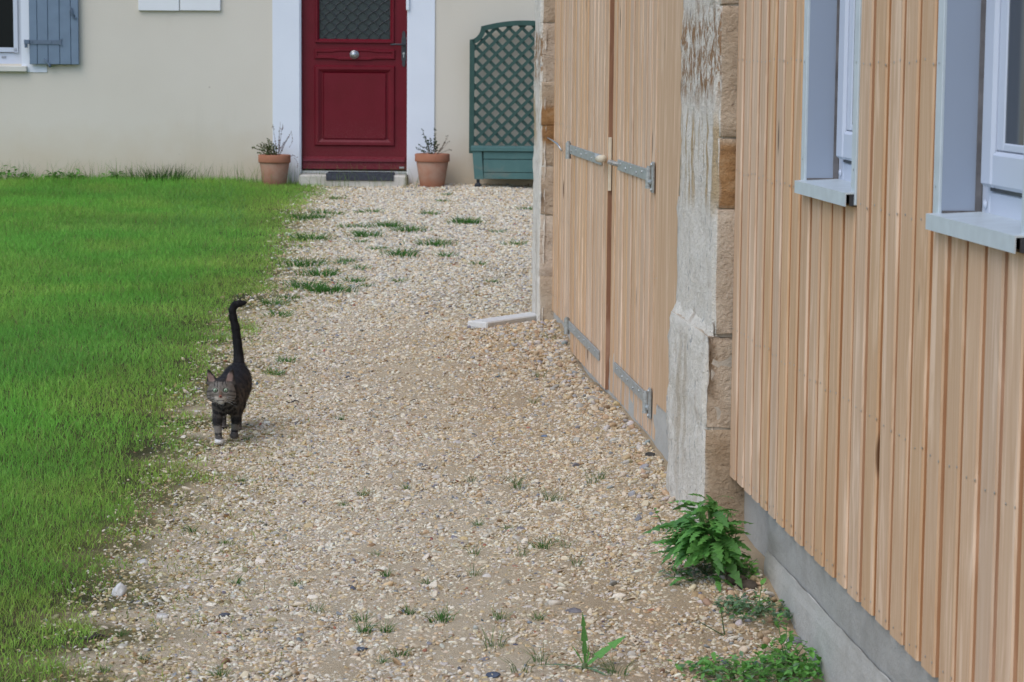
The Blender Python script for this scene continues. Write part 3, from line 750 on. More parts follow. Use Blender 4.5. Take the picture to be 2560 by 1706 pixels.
# plinth: recessed upper band and a lower ledge that starts past the pillar
ledge_l = L + .0055; YL = on_barn(1911, 1390, ledge_l).y
kz = CAM_Z - 1.0665 * ledge_l
def rough_slab(name, x0, x1, y0, y1, z0, z1, mat, parent, amp=.004, step=.06):
    ny = max(2, int((y1 - y0) / step)); nz = max(2, int((z1 - z0) / .04)); V = []; F = []
    for i in range(ny + 1):
        for j in range(nz + 1):
            y = y0 + (y1 - y0) * i / ny; z = z0 + (z1 - z0) * j / nz
            top = 1.0 if j == nz else 0.0
            V.append((x0 + amp * noise.noise((y * 4, z * 4, 1.3)) + amp * .5 * noise.noise((y * 17, z * 17, 8)) + .004 * top, y, z + top * .006 * noise.noise((y * 9, 3, 1))))
    for i in range(ny):
        for j in range(nz): p = i * (nz + 1) + j; F.append((p, p + nz + 1, p + nz + 2, p + 1))
    b = len(V)
    for i in range(ny + 1):
        y = y0 + (y1 - y0) * i / ny; V += [(x1, y, z1), (x1, y, z0)]
    for i in range(ny):
        t0 = i * (nz + 1) + nz; t1 = (i + 1) * (nz + 1) + nz; F.append((t0, t1, b + 2 * i + 2, b + 2 * i)); F.append((b + 2 * i, b + 2 * i + 2, b + 2 * i + 3, b + 2 * i + 1))
    F.append([j for j in range(nz + 1)] + [b, b + 1]); F.append([ny * (nz + 1) + j for j in range(nz, -1, -1)] + [b + 2 * ny + 1, b + 2 * ny])
    me = bpy.data.meshes.new(name); me.from_pydata(V, [], F); me.materials.append(mat)
    bm = bmesh.new(); bm.from_mesh(me); bmesh.ops.recalc_face_normals(bm, faces=bm.faces[:]); bm.to_mesh(me); bm.free(); me.update()
    return link(name, me, parent)
rough_slab('plinth', L + .014, L + .30, YN, YL - .0005, -.35, ZCL + .028, CONC_SHADE, barn)
rough_slab('plinth', L + .045, L + .30, YL, YC + .02, -.35, ZCL + .028, CONC_SHADE, barn)
rough_slab('plinth_ledge', ledge_l, L + .009, YN, YL, -.35, kz, CONC, barn, .003)
rough_slab('plinth', L + .006, L + .30, YP1 - .05, YF0 + .05, -.35, DZ + .16, CONC, barn, .004)
# windows
def barn_window(ya, yb, label):
    """ya far edge, yb near edge of the opening"""
    w = link('window', None, barn, label=label)
    dp = .078
    fl = .042
    for y0, y1 in ((ya - .001, ya + fl), (yb - fl, yb + .001)):
        m = MB(); m.box(L - .004, L + .0225, y0, y1, WSZ - .03, WTZ + .008, .0015); m.build('trim', ALU_W, w)
    m = MB(); m.box(L - .004, L + .0225, yb + .002, ya - .002, WTZ - .001, WTZ + .04); m.build('trim', ALU_W, w)
    for nz in (CAM_Z, CAM_Z - .235):
        for y in (ya + fl * .55, yb - fl * .55): NAILS.append((L - .004, y, nz))
    m = MB(); m.box(L + .0015, L + dp, ya - .0035, ya - .0012, WSZ - .004, WTZ - .003); m.box(L + .0015, L + dp, yb + .0012, yb + .0035, WSZ - .004, WTZ - .003); m.box(L + .0015, L + dp, yb + .004, ya - .004, WTZ - .004, WTZ - .0015)
    m.build('reveal', REVEAL, w)
    m = MB(); m.box(L + dp - .012, L + dp - .0005, ya - .0085, ya - .0037, WSZ, WTZ - .003); m.box(L + .002, L + dp - .0125, ya - .0060, ya - .0037, WSZ - .003, WSZ + .0035); m.build('seal', simple('grey_sealant', (.16, .15, .15), .8, .2), w)
    F0 = L + dp + .001
    m = MB()
    m.box(F0, F0 + .07, ya - .058, ya - .004, WSZ - .02, WTZ - .004, .004); m.box(F0, F0 + .07, yb + .004, yb + .058, WSZ - .02, WTZ - .004, .004)
    m.box(F0, F0 + .07, yb + .0585, ya - .0585, WSZ - .02, WSZ + .045, .004); m.box(F0, F0 + .07, yb + .0585, ya - .0585, WTZ - .06, WTZ - .004, .004); m.build('frame', PVC, w)
    m = MB(); S0 = F0 - .018; s0 = .05; s1 = .122; z0, z1 = WSZ + .053, WTZ - .05
    m.box(S0, F0 - .0005, ya - s1, ya - s0, z0, z1, .007); m.box(S0, F0 - .0005, yb + s0, yb + s1, z0, z1, .007)
    m.box(S0 + .0007, F0 - .0006, yb + s1 + .0005, ya - s1 - .0005, z0, z0 + .068, .007); m.box(S0 + .0007, F0 - .0006, yb + s1 + .0005, ya - s1 - .0005, z1 - .068, z1, .007); m.build('sash', PVC, w)
    m = MB(); b1 = s1 + .044
    m.box(S0 + .009, F0 - .0007, ya - b1, ya - s1 - .0005, z0 + .0685, z1 - .0685, .003); m.box(S0 + .009, F0 - .0007, yb + s1 + .0005, yb + b1, z0 + .0685, z1 - .0685, .003); m.box(S0 + .0095, F0 - .0008, yb + b1, ya - b1, z0 + .0685, z0 + .085, .003); m.build('glazing_bead', PVC, w)
    m = MB(); m.box(F0 - .006, F0 - .002, yb + b1 - .004, ya - b1 + .004, z0 + .08, z1 - .06); m.build('pane', GLASS, w)
    m = MB(); m.box(F0 - .003, F0 + .001, yb + .06, ya - .07, WSZ + .045, WSZ + .053); m.build('drain_slot', IRON, w)
    m = MB(); m.lathe([(0, -.005), (.007, -.004), (.009, 0)], 12, (0, 0, 0), 'y'); me = m.mesh('drain_cap', PVC, True)
    link('drain_cap', me, w, (F0 - .001, ya - .035, WSZ + .018), (0, 0, -math.pi / 2))
    # folded metal sill: sloping top, front lip, hollow at its cut end
    m = MB(); x0 = L - .024; pr = [(F0, WSZ + .002), (x0, WSZ - .003), (x0, WSZ - .033), (x0 + .0025, WSZ - .033), (x0 + .0025, WSZ - .0065), (F0, WSZ - .0015)]
    m.prism(pr, yb - .032, ya + .014, 'y'); m.build('sill', ALU_W, w)
    m = MB(); m.box(x0 + .010, x0 + .02, yb - .0315, yb - .030, WSZ - .032, WSZ - .007); m.build('sill_end', IRON, w)
barn_window(w1a, w1b, 'narrow white window nearer the stone pillar'); barn_window(w2a, w2b, 'white window at the right edge of the view with dark glass')
# double door
dor = link('barn_door', None, barn, label='boarded double barn door hung on long steel straps')
boards(GAP + .006, DOOR_F, DZ, TOP - .1, L - .010, dor, nails=False, w=.118); boards(DOOR_N + .001, GAP - .016, DZ, TOP - .1, L + .005, dor, nails=False, w=.118)
m = MB(); m.box(L + .0115, L + .05, GAP + .004, DOOR_F, DZ + .01, TOP - .1); m.box(L - .009, L + .011, GAP + .0015, GAP + .0055, DZ, TOP - .1); m.build('stile', WOOD_BROWN, dor)
m = MB(); m.box(L + .027, L + .055, DOOR_N, GAP - .017, DZ - .004, TOP - .1); m.box(L + .006, L + .0265, DOOR_N - .004, DOOR_N + .0005, DZ - .004, ZCL - .01); m.build('stile', WOOD_BROWN, dor)
m = MB(); m.box(L + .012, L + .05, GAP - .0155, GAP + .001, DZ, TOP - .1); m.build('cover_strip', WOOD_BROWN, dor)
q = on_barn(1531, 400); m = MB(); m.box(L - .010, L + .002, GAP - .014, GAP - .0005, on_barn(1532, 480).z, on_barn(1532, 345).z, .001); m.build('batten', WOOD_PALE, dor)
def hinge(y_bar, y_tip, zc, lat, pin_plate):
    s = 1 if y_tip > y_bar else -1; m = MB()
    m.box(lat - .0065, lat - .0005, min(y_bar, y_tip), max(y_bar, y_tip), zc - .0205, zc + .0205, .001)
    m.tube([(lat - .012, y_bar, zc - .036), (lat - .012, y_bar, zc + .030)], .0125, 14); m.tube([(lat - .012, y_bar, zc + .030), (lat - .012, y_bar, zc + .036)], .008, 10)
    m.tube([(lat - .012, y_bar, zc - .043), (lat - .012, y_bar, zc - .0365)], .0135, 14)
    for i in range(6):
        y = y_bar + (y_tip - y_bar) * (.07 + .165 * i)
        m.tube([(lat - .0068, y, zc + (.006 if i % 2 else -.004)), (lat - .0105, y, zc + (.006 if i % 2 else -.004))], [.0065, .004], 8)
    if pin_plate:
        yy = y_bar - s * .045; m.box(lat - .008, lat - .001, yy - .018, yy + .018, zc - .056, zc + .052, .001)
        m.tube([(lat - .012, y_bar, zc - .02), (lat - .005, yy, zc - .02)], .009, 8)
        for dz in (-.046, .042): m.tube([(lat - .009, yy, zc + dz), (lat - .014, yy, zc + dz)], [.008, .005], 8)
    return m.build('strap_hinge', GALV, dor)
zt_, zb_ = .977, .177
hinge(on_barn(1434, 372).y, on_barn(1514, 394).y, zt_, L - .012, False); hinge(on_barn(1430, 826).y, on_barn(1507, 890).y, zb_, L - .012, False)
hinge(on_barn(1629, 430).y, on_barn(1546, 408).y, zt_, L + .003, True); hinge(on_barn(1621, 1008).y, on_barn(1537, 920).y, zb_ + .004, L + .003, True)
m = MB(); pz = on_barn(1520, 396).z; m.tube([(L - .035, GAP + .13, pz - .004), (L - .036, GAP + .05, pz - .001)], .013, 12); m.tube([(L - .036, GAP + .05, pz - .001), (L - .037, GAP + .046, pz), (L - .038, GAP - .06, pz + .004)], [.0115, .015, .0155], 12); m.build('latch_peg', WOOD_PALE, dor, True)
m = MB()
for dy in (.10, .17, .23): m.tube([(L - .018, GAP + dy, pz), (L - .032, GAP + dy - .01, pz + .006)], [.012, .009], 8)
for dy in (.10, .18, .25): m.tube([(L - .002, GAP - dy, pz - .01), (L - .024, GAP - dy, pz - .006)], [.010, .008], 8)
m.build('latch_ring', GALV, dor)
m = MB(); p = on_barn(1383, 342); m.tube([(L - .02, p.y + .22, p.z), (L - .03, p.y + .1, p.z - .002), (L - .03, p.y - .25, p.z - .010), (L - .026, p.y - .46, p.z - .02), (L - .01, p.y - .50, p.z - .05)], [.006, .004, .004, .005, .004], 8)
m.lathe([(.007, -.006), (.014, 0), (.010, .006)], 10, (L - .03, p.y + .12, p.z), 'y'); m.build('hook', STEEL, dor, True)
# nail heads, only specks in the photograph: one part
m = MB()
for x, y, z in NAILS: m.add([(x - .0006, y - .003, z - .0024), (x - .0006, y + .003, z - .0024), (x - .0006, y + .003, z + .0024), (x - .0006, y - .003, z + .0024), (x - .0014, y, z)], [(0, 1, 4), (1, 2, 4), (2, 3, 4), (3, 0, 4)])
m.build('nail_heads', STEEL, barn, kind='stuff')

# stone jambs
def stone(x0, x1, y0, y1, z0, z1, seed, parent, amp=.012):
    bm = bmesh.new(); bmesh.ops.create_cube(bm, size=1)
    for v in bm.verts: v.co = Vector(((x0 + x1) / 2 + v.co.x * (x1 - x0), (y0 + y1) / 2 + v.co.y * (y1 - y0), (z0 + z1) / 2 + v.co.z * (z1 - z0)))
    bmesh.ops.bevel(bm, geom=bm.edges[:], offset=.003, segments=1, affect='EDGES')
    bmesh.ops.subdivide_edges(bm, edges=[e for e in bm.edges if e.calc_length() > .05], cuts=9, use_grid_fill=True)
    bm.normal_update()
    for v in bm.verts:
        c = v.co + Vector((seed * 3.1, 0, 0)); d = noise.noise(v.co * 5) * .9 + noise.noise(c * 16) * .6 + noise.noise(c * 45) * .4
        v.co += v.normal * (amp * d)
    me = bpy.data.meshes.new('stone'); bm.to_mesh(me); bm.free(); me.materials.append(PILLAR); me.polygons.foreach_set('use_smooth', [True] * len(me.polygons))
    return link('stone', me, parent)
pil = link('stone_pillar', None, barn, label='lime washed stone jamb between barn door and right cladding')
courses = [(-.25, .335, -.024), (.335, .605, -.022), (.605, .962, 0), (.965, 1.163, .002), (1.166, 1.535, .003), (1.538, 1.96, 0), (1.963, 2.45, .004), (2.453, 3.0, 0)]
for i, (a, b, dx) in enumerate(courses):
    stone(L - .050 + dx, L + .28, YC + .001 + (.004 if i % 2 else 0), YP1 + (.0 if i % 2 else .012), a + .0005, b - .0005, i, pil, .013 if i < 2 else .009)
m = MB(); m.box(L - .034, L + .2, YC + .014, YP1 - .006, .6, 2.99); m.box(L - .056, L + .2, YC + .014, YP1 - .006, -.2, .599); m.build('mortar', MORTAR, pil)
def lime_coat(x, ya, yb, za, zb, amp, seed, parent):
    """skin of old lime render: rough sheet with a ragged outline that turns back into the stone at its rim"""
    ny, nz = int((yb - ya) / .014), int((zb - za) / .014); V = []; F = []
    for i in range(ny + 1):
        for j in range(nz + 1):
            u, w = i / ny, j / nz; y = ya + (yb - ya) * u; z = za + (zb - za) * w
            rim = min(u * (yb - ya), (1 - u) * (yb - ya), max(0, w) * (zb - za) + .02, (1 - w) * (zb - za) * (.3 if zb < 1 else 1))
            q = Vector((seed, y, z)); d = noise.noise(q * 6) * .9 + noise.noise(q * 19) * .5 + noise.noise(q * 55) * .3
            back = max(0, 1 - rim / (.022 + .016 * noise.noise(q * 13)))
            V.append((x + amp * d + .026 * back ** 1.6, y + .008 * noise.noise(q * 17) * back, z + .012 * noise.noise(q * 11 + Vector((3, 0, 0))) * back))
    for i in range(ny):
        for j in range(nz): p = i * (nz + 1) + j; F.append((p, p + 1, p + nz + 2, p + nz + 1))
    me = bpy.data.meshes.new('lime_coat'); me.from_pydata(V, [], F); me.materials.append(PILLAR)
    bm = bmesh.new(); bm.from_mesh(me); bmesh.ops.recalc_face_normals(bm, faces=bm.faces[:]); ref = sum(f.normal.x for f in bm.faces)
    if ref > 0: bmesh.ops.reverse_faces(bm, faces=bm.faces[:])
    bm.to_mesh(me); bm.free(); me.polygons.foreach_set('use_smooth', [True] * len(F)); me.update(); return link('lime_coat', me, parent)
lime_coat(L - .0545, YC + .014, YP1 - .01, .60, 2.95, .006, 3.0, pil); lime_coat(L - .0765, YC + .016, YP1 + .004, -.15, .640, .009, 9.0, pil)
pil2 = link('stone_pillar', None, barn, label='far sandstone jamb at the end corner of the barn')
zq = [-.2, .32, .62, 0.86, 1.06, 1.27, 1.56, 1.95, 2.5, 3.0]
for i in range(len(zq) - 1):
    stone(L - .062 + random.uniform(-.004, .004), L + .25, YF0 + .004 * (i % 2), YF1, zq[i] + .0008, zq[i + 1] - .0008, 20 + i, pil2, .010)
m = MB(); m.box(L - .048, L + .2, YF0 + .012, YF1 - .012, -.2, 2.99); m.build('mortar', MORTAR, pil2)
lime_coat(L - .068, YF0 + .002, YF1 + .01, -.1, 2.95, .007, 15.0, pil2)

# white board lying at the foot of the far jamb
a, b = on_ground(1218, 822), on_ground(1340, 806)
dv = (b - a); dv.z = 0; Lb = dv.length + .12; m = MB(); m.box(0, Lb, 0, .115, 0, .036, .006)
for t_ in (.06, .5, .86): m.tube([(Lb * t_, .05 + .02 * (t_ > .1), .0355), (Lb * t_, .05 + .02 * (t_ > .1), .0375)], .008, 8)
link('board_on_ground', m.mesh('board_on_ground', WHITEBOARD), None, (a.x, a.y, a.z - .005), (0, -math.atan2(b.z - a.z, dv.length) * .6, math.atan2(dv.y, dv.x)), 'weathered white board half sunk in gravel at the foot of the far stone jamb', 'board')

# ================================================================== GRAVEL (uncountable small stones, instanced on one object)
def rand_col(n, pal, wts, jit=.12):
    pal = np.array(pal); k = RNG.choice(len(pal), n, p=np.array(wts) / sum(wts)); c = pal[k] * (1 + RNG.normal(0, jit, (n, 1)))
    return np.clip(c + RNG.normal(0, .012, (n, 3)), .01, .8)
PAL = [(.74, .685, .56), (.65, .565, .425), (.585, .455, .28), (.535, .505, .445), (.245, .255, .275), (.115, .13, .16), (.38, .16, .10), (.36, .25, .15)]
stone_coll = bpy.data.collections.new('stone_shapes')
for i in range(10):
    bm = bmesh.new(); bmesh.ops.create_icosphere(bm, subdivisions=2, radius=1)
    sx, sy, sz = random.uniform(.8, 1.25), random.uniform(.65, 1.0), random.uniform(.45, .75)
    cuts = [(Vector((random.gauss(0, 1), random.gauss(0, 1), random.gauss(0, 1))).normalized(), random.uniform(.62, .92)) for _ in range(6)]
    for v in bm.verts:
        for nn, dd in cuts:                      # flatten facets like broken stone
            e = v.co.dot(nn) - dd
            if e > 0: v.co -= nn * e * .85
        v.co *= 1 + .12 * noise.noise(v.co * 1.7 + Vector((i * 7, 0, 0)))
        v.co = Vector((v.co.x * sx, v.co.y * sy, v.co.z * sz))
    me = bpy.data.meshes.new('pebble_shape'); bm.to_mesh(me); bm.free(); me.materials.append(STONE); me.polygons.foreach_set('use_smooth', [i % 3 != 0] * len(me.polygons))
    stone_coll.objects.link(bpy.data.objects.new('pebble_shape', me))
def scatter(name, P, R, S, C, I):
    me = bpy.data.meshes.new(name); me.from_pydata([tuple(p) for p in P], [], [])
    for nm, ty, dat, key in (('rot', 'FLOAT_VECTOR', R, 'vector'), ('scl', 'FLOAT_VECTOR', S, 'vector'), ('idx', 'INT', I, 'value'), ('col', 'FLOAT_COLOR', np.c_[C, np.ones(len(C))], 'color')):
        a = me.attributes.new(nm, ty, 'POINT'); a.data.foreach_set(key, np.ascontiguousarray(dat).ravel())
    me.materials.append(STONE)
    ob = link(name, me, kind='stuff')
    ng = bpy.data.node_groups.new('scatter_' + name, 'GeometryNodeTree')
    ng.interface.new_socket('Geometry', in_out='INPUT', socket_type='NodeSocketGeometry'); ng.interface.new_socket('Geometry', in_out='OUTPUT', socket_type='NodeSocketGeometry')
    N = ng.nodes.new; gi, go = N('NodeGroupInput'), N('NodeGroupOutput'); ip = N('GeometryNodeInstanceOnPoints'); ci = N('GeometryNodeCollectionInfo')
    ci.inputs['Collection'].default_value = stone_coll; ci.inputs['Separate Children'].default_value = True; ci.inputs['Reset Children'].default_value = True
    ip.inputs['Pick Instance'].default_value = True
    def na(n, t): q = N('GeometryNodeInputNamedAttribute'); q.data_type = t; q.inputs['Name'].default_value = n; return q.outputs['Attribute']
    e2r = N('FunctionNodeEulerToRotation'); Lk = ng.links.new
    Lk(na('rot', 'FLOAT_VECTOR'), e2r.inputs[0]); Lk(e2r.outputs[0], ip.inputs['Rotation']); Lk(na('scl', 'FLOAT_VECTOR'), ip.inputs['Scale']); Lk(na('idx', 'INT'), ip.inputs['Instance Index'])
    Lk(gi.outputs[0], ip.inputs['Points']); Lk(ci.outputs[0], ip.inputs['Instance']); Lk(ip.outputs[0], go.inputs[0])
    md = ob.modifiers.new('scatter', 'NODES'); md.node_group = ng
    return ob
def vnoise(x, y, s, off=0.0):
    """cheap smooth value noise"""
    x = x * s + off; y = y * s + off * 1.7
    xi = np.floor(x).astype(int); yi = np.floor(y).astype(int); fx = x - xi; fy = y - yi
    h = lambda a, b: (np.sin(a * 127.1 + b * 311.7) * 43758.5453) % 1.0
    fx = fx * fx * (3 - 2 * fx); fy = fy * fy * (3 - 2 * fy)
    return (h(xi, yi) * (1 - fx) + h(xi + 1, yi) * fx) * (1 - fy) + (h(xi, yi + 1) * (1 - fx) + h(xi + 1, yi + 1) * fx) * fy
def house_front(x): # y of the house wall seen from above
    return (D_HOUSE - x * math.sin(YAW)) / math.cos(YAW)
def gravel(name, y0, y1, dens, rmin, rmax, power):
    xmax = 1.22 if y1 <= 12 else 3.2
    n = int(dens * (y1 - y0) * (xmax + 2.6)); x = RNG.uniform(-2.6, xmax, n); y = RNG.uniform(y0, y1, n) + RNG.normal(0, .4, n)
    e = lawn_edge(y); d = x - e
    keep = d > -.16 + .12 * RNG.random(n)
    keep &= RNG.random(n) < np.clip(.25 + d * 2.2, .06, 1)
    keep &= (y < house_front(x) - .03) & ~((x > 1.185) & (y < 12.0))
    worn = vnoise(x, y, .9, 3) * .6 + vnoise(x, y, 2.6, 9) * .4           # patches worn down to fine sand
    earth = .32 * np.exp(-((x - .85) / .32) ** 2 - ((y - 8.9) / 1.3) ** 2) + .2 * np.exp(-((x - .75) / .3) ** 2 - ((y - 5.9) / .45) ** 2)
    track = earth + np.exp(-((d - .95) / .38) ** 2) * (y < 13) * .42
    keep &= RNG.random(n) < np.clip(1.5 - worn * 1.05 - track, .30, 1)
    x, y, d = x[keep], y[keep], d[keep]; n = len(x)
    r = rmin + (rmax - rmin) * RNG.random(n) ** power
    S = r[:, None] * RNG.uniform(.75, 1.25, (n, 3)) * np.array([1.12, 1.0, .8])
    P = np.c_[x, y, g_np(x, y) + r * RNG.uniform(-.28, .20, n)]
    R = np.c_[RNG.normal(0, .45, n), RNG.normal(0, .45, n), RNG.uniform(0, 6.3, n)]
    # yellow-brown stone near the barn, whiter in the middle and towards the house
    C = rand_col(n, PAL, [27, 26, 18, 15, 3, .5, .4, 5], .10)
    br = np.clip((x - .35) / .7, 0, 1) * (y < 12.2); wb = rand_col(n, [(.57, .45, .29), (.49, .375, .235), (.65, .57, .44), (.53, .49, .43)], [5, 4, 4, 2])
    pick = RNG.random(n) < br * .6; C[pick] = wb[pick]
    gr = np.clip((.55 - d) / .5, 0, 1); mossy = RNG.random(n) < gr * .55
    C[mossy] = C[mossy] * np.array([.62, .60, .42])
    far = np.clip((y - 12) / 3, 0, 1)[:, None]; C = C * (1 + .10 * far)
    return scatter(name, P, R, S, C, RNG.integers(0, 10, n))
gravel('gravel', 4.6, 8.6, 17000, .0028, .0080, 1.9)
gravel('gravel', 4.6, 8.6, 900, .0065, .0155, 3.4)
gravel('gravel', 8.6, 12.2, 10500, .0034, .0110, 2.6)
gravel('gravel', 12.2, 20.6, 6200, .0048, .0145, 2.2)
# heap of brown stones at the foot of the far jamb and along the barn
n = 2600; yy = np.r_[RNG.normal(11.1, .42, n // 2), RNG.uniform(5.0, 11.4, n - n // 2)]; xx = np.r_[RNG.normal(.98, .14, n // 2), 1.19 - np.abs(RNG.normal(0, .11, n - n // 2))]
ok = (xx < 1.198) & (yy < 11.62); xx, yy = xx[ok], yy[ok]; r = RNG.uniform(.005, .019, len(xx)) * RNG.random(len(xx)) ** .6
scatter('gravel', np.c_[xx, yy, g_np(xx, yy) + r * .3], RNG.uniform(-1, 1, (len(xx), 3)) * np.array([.8, .8, 3]), r[:, None] * RNG.uniform(.75, 1.2, (len(xx), 3)), rand_col(len(xx), [(.53, .39, .24), (.45, .325, .20), (.62, .53, .40), (.48, .45, .41), (.32, .32, .33)], [5, 4, 4, 3, 1]), RNG.integers(0, 10, len(xx)))

# ================================================================== GRASS
def blades(P, H, Wd, C, lean, name=None, seg=3, az=None):
    """one mesh of grass blades: P (n,3), height, width, colour (n,3), lean (n)"""
    n = len(P); az = RNG.uniform(0, 6.283, n) if az is None else az; fa = RNG.uniform(0, 6.283, n)
    dx, dy = np.cos(az), np.sin(az); sx, sy = np.cos(fa), np.sin(fa)
    V = np.zeros((n, 2 * seg + 1, 3)); ts = np.linspace(0, 1, seg + 1)
    for k, t in enumerate(ts):
        off = lean * H * t ** 2; up = H * (t - .28 * lean * t ** 2)
        w = Wd * (1 - t ** 1.6) * .5
        c = P + np.c_[dx * off, dy * off, up]
        if k < seg:
            V[:, 2 * k] = c - np.c_[sx * w, sy * w, 0 * w]; V[:, 2 * k + 1] = c + np.c_[sx * w, sy * w, 0 * w]
        else: V[:, 2 * seg] = c
    nv = 2 * seg + 1; base = (np.arange(n) * nv)[:, None]
    tris = []
    for k in range(seg - 1): a = 2 * k; tris += [[a, a + 1, a + 3], [a, a + 3, a + 2]]
    tris.append([2 * seg - 2, 2 * seg - 1, 2 * seg])
    T = (base[:, :, None] + np.array(tris)[None]).reshape(-1, 3)
    me = bpy.data.meshes.new(name or 'grass'); me.vertices.add(n * nv); me.vertices.foreach_set('co', V.ravel())
    me.loops.add(len(T) * 3); me.loops.foreach_set('vertex_index', T.ravel().astype(np.int32)); me.polygons.add(len(T)); me.polygons.foreach_set('loop_start', np.arange(0, len(T) * 3, 3, dtype=np.int32))
    try: me.polygons.foreach_set('loop_total', np.full(len(T), 3, dtype=np.int32))
    except Exception: pass
    a = me.attributes.new('col', 'FLOAT_COLOR', 'POINT'); cc = np.repeat(np.c_[C, np.ones(n)], nv, 0); a.data.foreach_set('color', cc.ravel())
    me.materials.append(BLADE); me.polygons.foreach_set('use_smooth', [True] * len(T)); me.update(calc_edges=True); me.validate()
    return me
def grass_field(name, y0, y1, dens, hmin, hmax, wd, xmin=-4.5):
    n = int(dens * (y1 - y0) * (2.0 - xmin)); y = RNG.uniform(y0, y1, n) + RNG.normal(0, .4, n); x = RNG.uniform(xmin, 2.0, n)
    d = lawn_edge(y) - x
    clump = vnoise(x, y, 7, 2) * .6 + vnoise(x, y, 17, 5) * .4
    out = np.clip(d / .16 + .75 + (clump - .5) * 1.8 + (vnoise(x, y, 3.1, 8) - .5) * 1.6, 0, 1) * (d > -.42)
    view = np.clip((x * 0 + 1) * np.where(x > -.235 * y - .25, 1, .25), 0, 1)
    keep = (RNG.random(n) < out ** 1.4 * view) & (y < house_front(x) - .02) & (x < .25)
    x, y, d, clump = x[keep], y[keep], d[keep], clump[keep]; n = len(x)
    big = vnoise(x, y, .8, 11); mid_ = vnoise(x, y, 2.4, 4)
    edge = np.clip(1 - d / .55, 0, 1)
    wall = np.clip(1 - (house_front(x) - y) / 2.2, 0, 1)
    H = RNG.uniform(hmin, hmax, n) * (.75 + .5 * clump) * (1 - .5 * edge) * (1 + .35 * wall)
    green = np.array([.21, .52, .075]); yel = np.array([.42, .58, .11]); dry = np.array([.30, .25, .11]); blu = np.array([.13, .36, .08])
    f = np.clip(.10 + .75 * (mid_ - .35) + .45 * edge + RNG.normal(0, .16, n), 0, 1)[:, None]
    C = green * (1 - f) + yel * f
    b = (np.clip(big - .35, 0, 1) * (1 - edge) * RNG.random(n))[:, None]; C = C * (1 - b) + blu * b
    q = RNG.random(n) < .05 + .10 * edge; C[q] = dry * RNG.uniform(.6, 1.1, (q.sum(), 1))
    C *= RNG.uniform(.68, 1.25, (n, 1)) * (.87 + .26 * vnoise(x, y, 1.5, 21))[:, None]
    lean = np.abs(RNG.normal(.55, .3, n))
    return link(name, blades(np.c_[x, y, g_np(x, y) - .004], H, RNG.uniform(.7, 1.2, n) * wd, C, lean, name), kind='stuff')
# thin scatter of short blades out into the gravel
_n = 9000; _y = RNG.uniform(4.8, 13, _n); _d = RNG.uniform(.0, .75, _n); _x = lawn_edge(_y) + _d
_k = RNG.random(_n) < np.clip(1 - _d / .75, 0, 1) ** 2.2 * (vnoise(_x, _y, 9, 31) > .42); _x, _y = _x[_k], _y[_k]; _n = len(_x)
link('grass', blades(np.c_[_x, _y, g_np(_x, _y)], RNG.uniform(.012, .032, _n), np.full(_n, .0026), np.array([.26, .36, .07]) * RNG.uniform(.5, 1.2, (_n, 1)), np.abs(RNG.normal(.9, .4, _n)), 'grass'), kind='stuff')
grass_field('grass', 4.6, 8.0, 15000, .028, .058, .0026, -2.6)
grass_field('grass', 8.0, 12.5, 8500, .032, .062, .0034, -3.6)
grass_field('grass', 12.5, 20.6, 7200, .032, .066, .0042, -5.5)
# longer wispy stalks against the house wall, and a dark tussock
n = 700; hx_ = RNG.uniform(-5, -.8, n); oy = RNG.uniform(.03, .5, n) ** 1.3; X = hx_ * math.cos(YAW) + (D_HOUSE - oy) * math.sin(YAW); Y = -hx_ * math.sin(YAW) + (D_HOUSE - oy) * math.cos(YAW)
link('tall_grass', blades(np.c_[X, Y, g_np(X, Y)], RNG.uniform(.10, .24, n), np.full(n, .003), np.array([.20, .30, .08]) * RNG.uniform(.6, 1.3, (n, 1)), np.abs(RNG.normal(.3, .25, n)), 'tall_grass'), kind='stuff')
n = 420; q = [on_ground(RNG.uniform(430, 620), RNG.uniform(470, 580)) for _ in range(n)]
link('tall_grass', blades(np.array([p[:] for p in q]), RNG.uniform(.08, .17, n), np.full(n, .004), np.array([.20, .42, .10]) * RNG.uniform(.6, 1.2, (n, 1)), np.abs(RNG.normal(1.0, .4, n)), 'tall_grass'), kind='stuff')
def tuft_mesh(name, n, rad, h, wd, col, lean=1.0):
    P = np.c_[RNG.normal(0, rad, n), RNG.normal(0, rad, n), np.full(n, -.004)]
    az = np.arctan2(P[:, 1], P[:, 0]) + RNG.normal(0, .5, n)
    return blades(P, RNG.uniform(.5, 1, n) * h, np.full(n, wd), np.array(col) * RNG.uniform(.65, 1.3, (n, 1)), np.abs(RNG.normal(lean, .35, n)), name, az=az)
p = on_ground(400, 452)
ORD = ['leftmost', 'second', 'third', 'fourth', 'fifth', 'sixth', 'seventh', 'eighth', 'ninth', 'tenth', 'eleventh', 'twelfth']
def named(pts, kind, cols, rows):
    """label each by where it grows: row (depth) and column (landmark), then its order from the left"""
    b = {}
    for px, py in sorted(pts):
        c = next(t for x, t in cols if px < x); r = next(t for y, t in rows if py < y); b.setdefault((c, r), []).append((px, py))
    for (c, r), l in b.items():
        for i, q in enumerate(l):
            yield q, ('%s %s, %s' % (kind, c, r) if len(l) == 1 else '%s from left %s %s, %s' % (ORD[i], kind, c, r)).replace('leftmost from left', 'leftmost')
def tuft(px, py, me, label, group, s=1.0, off=0.0):
    p = on_ground(px, py); o = link('grass_tuft', me, None, (p.x, p.y, p.z), (0, 0, random.uniform(0, 6.28)), label, 'grass tuft', group); o.scale = (s, s, s); return o
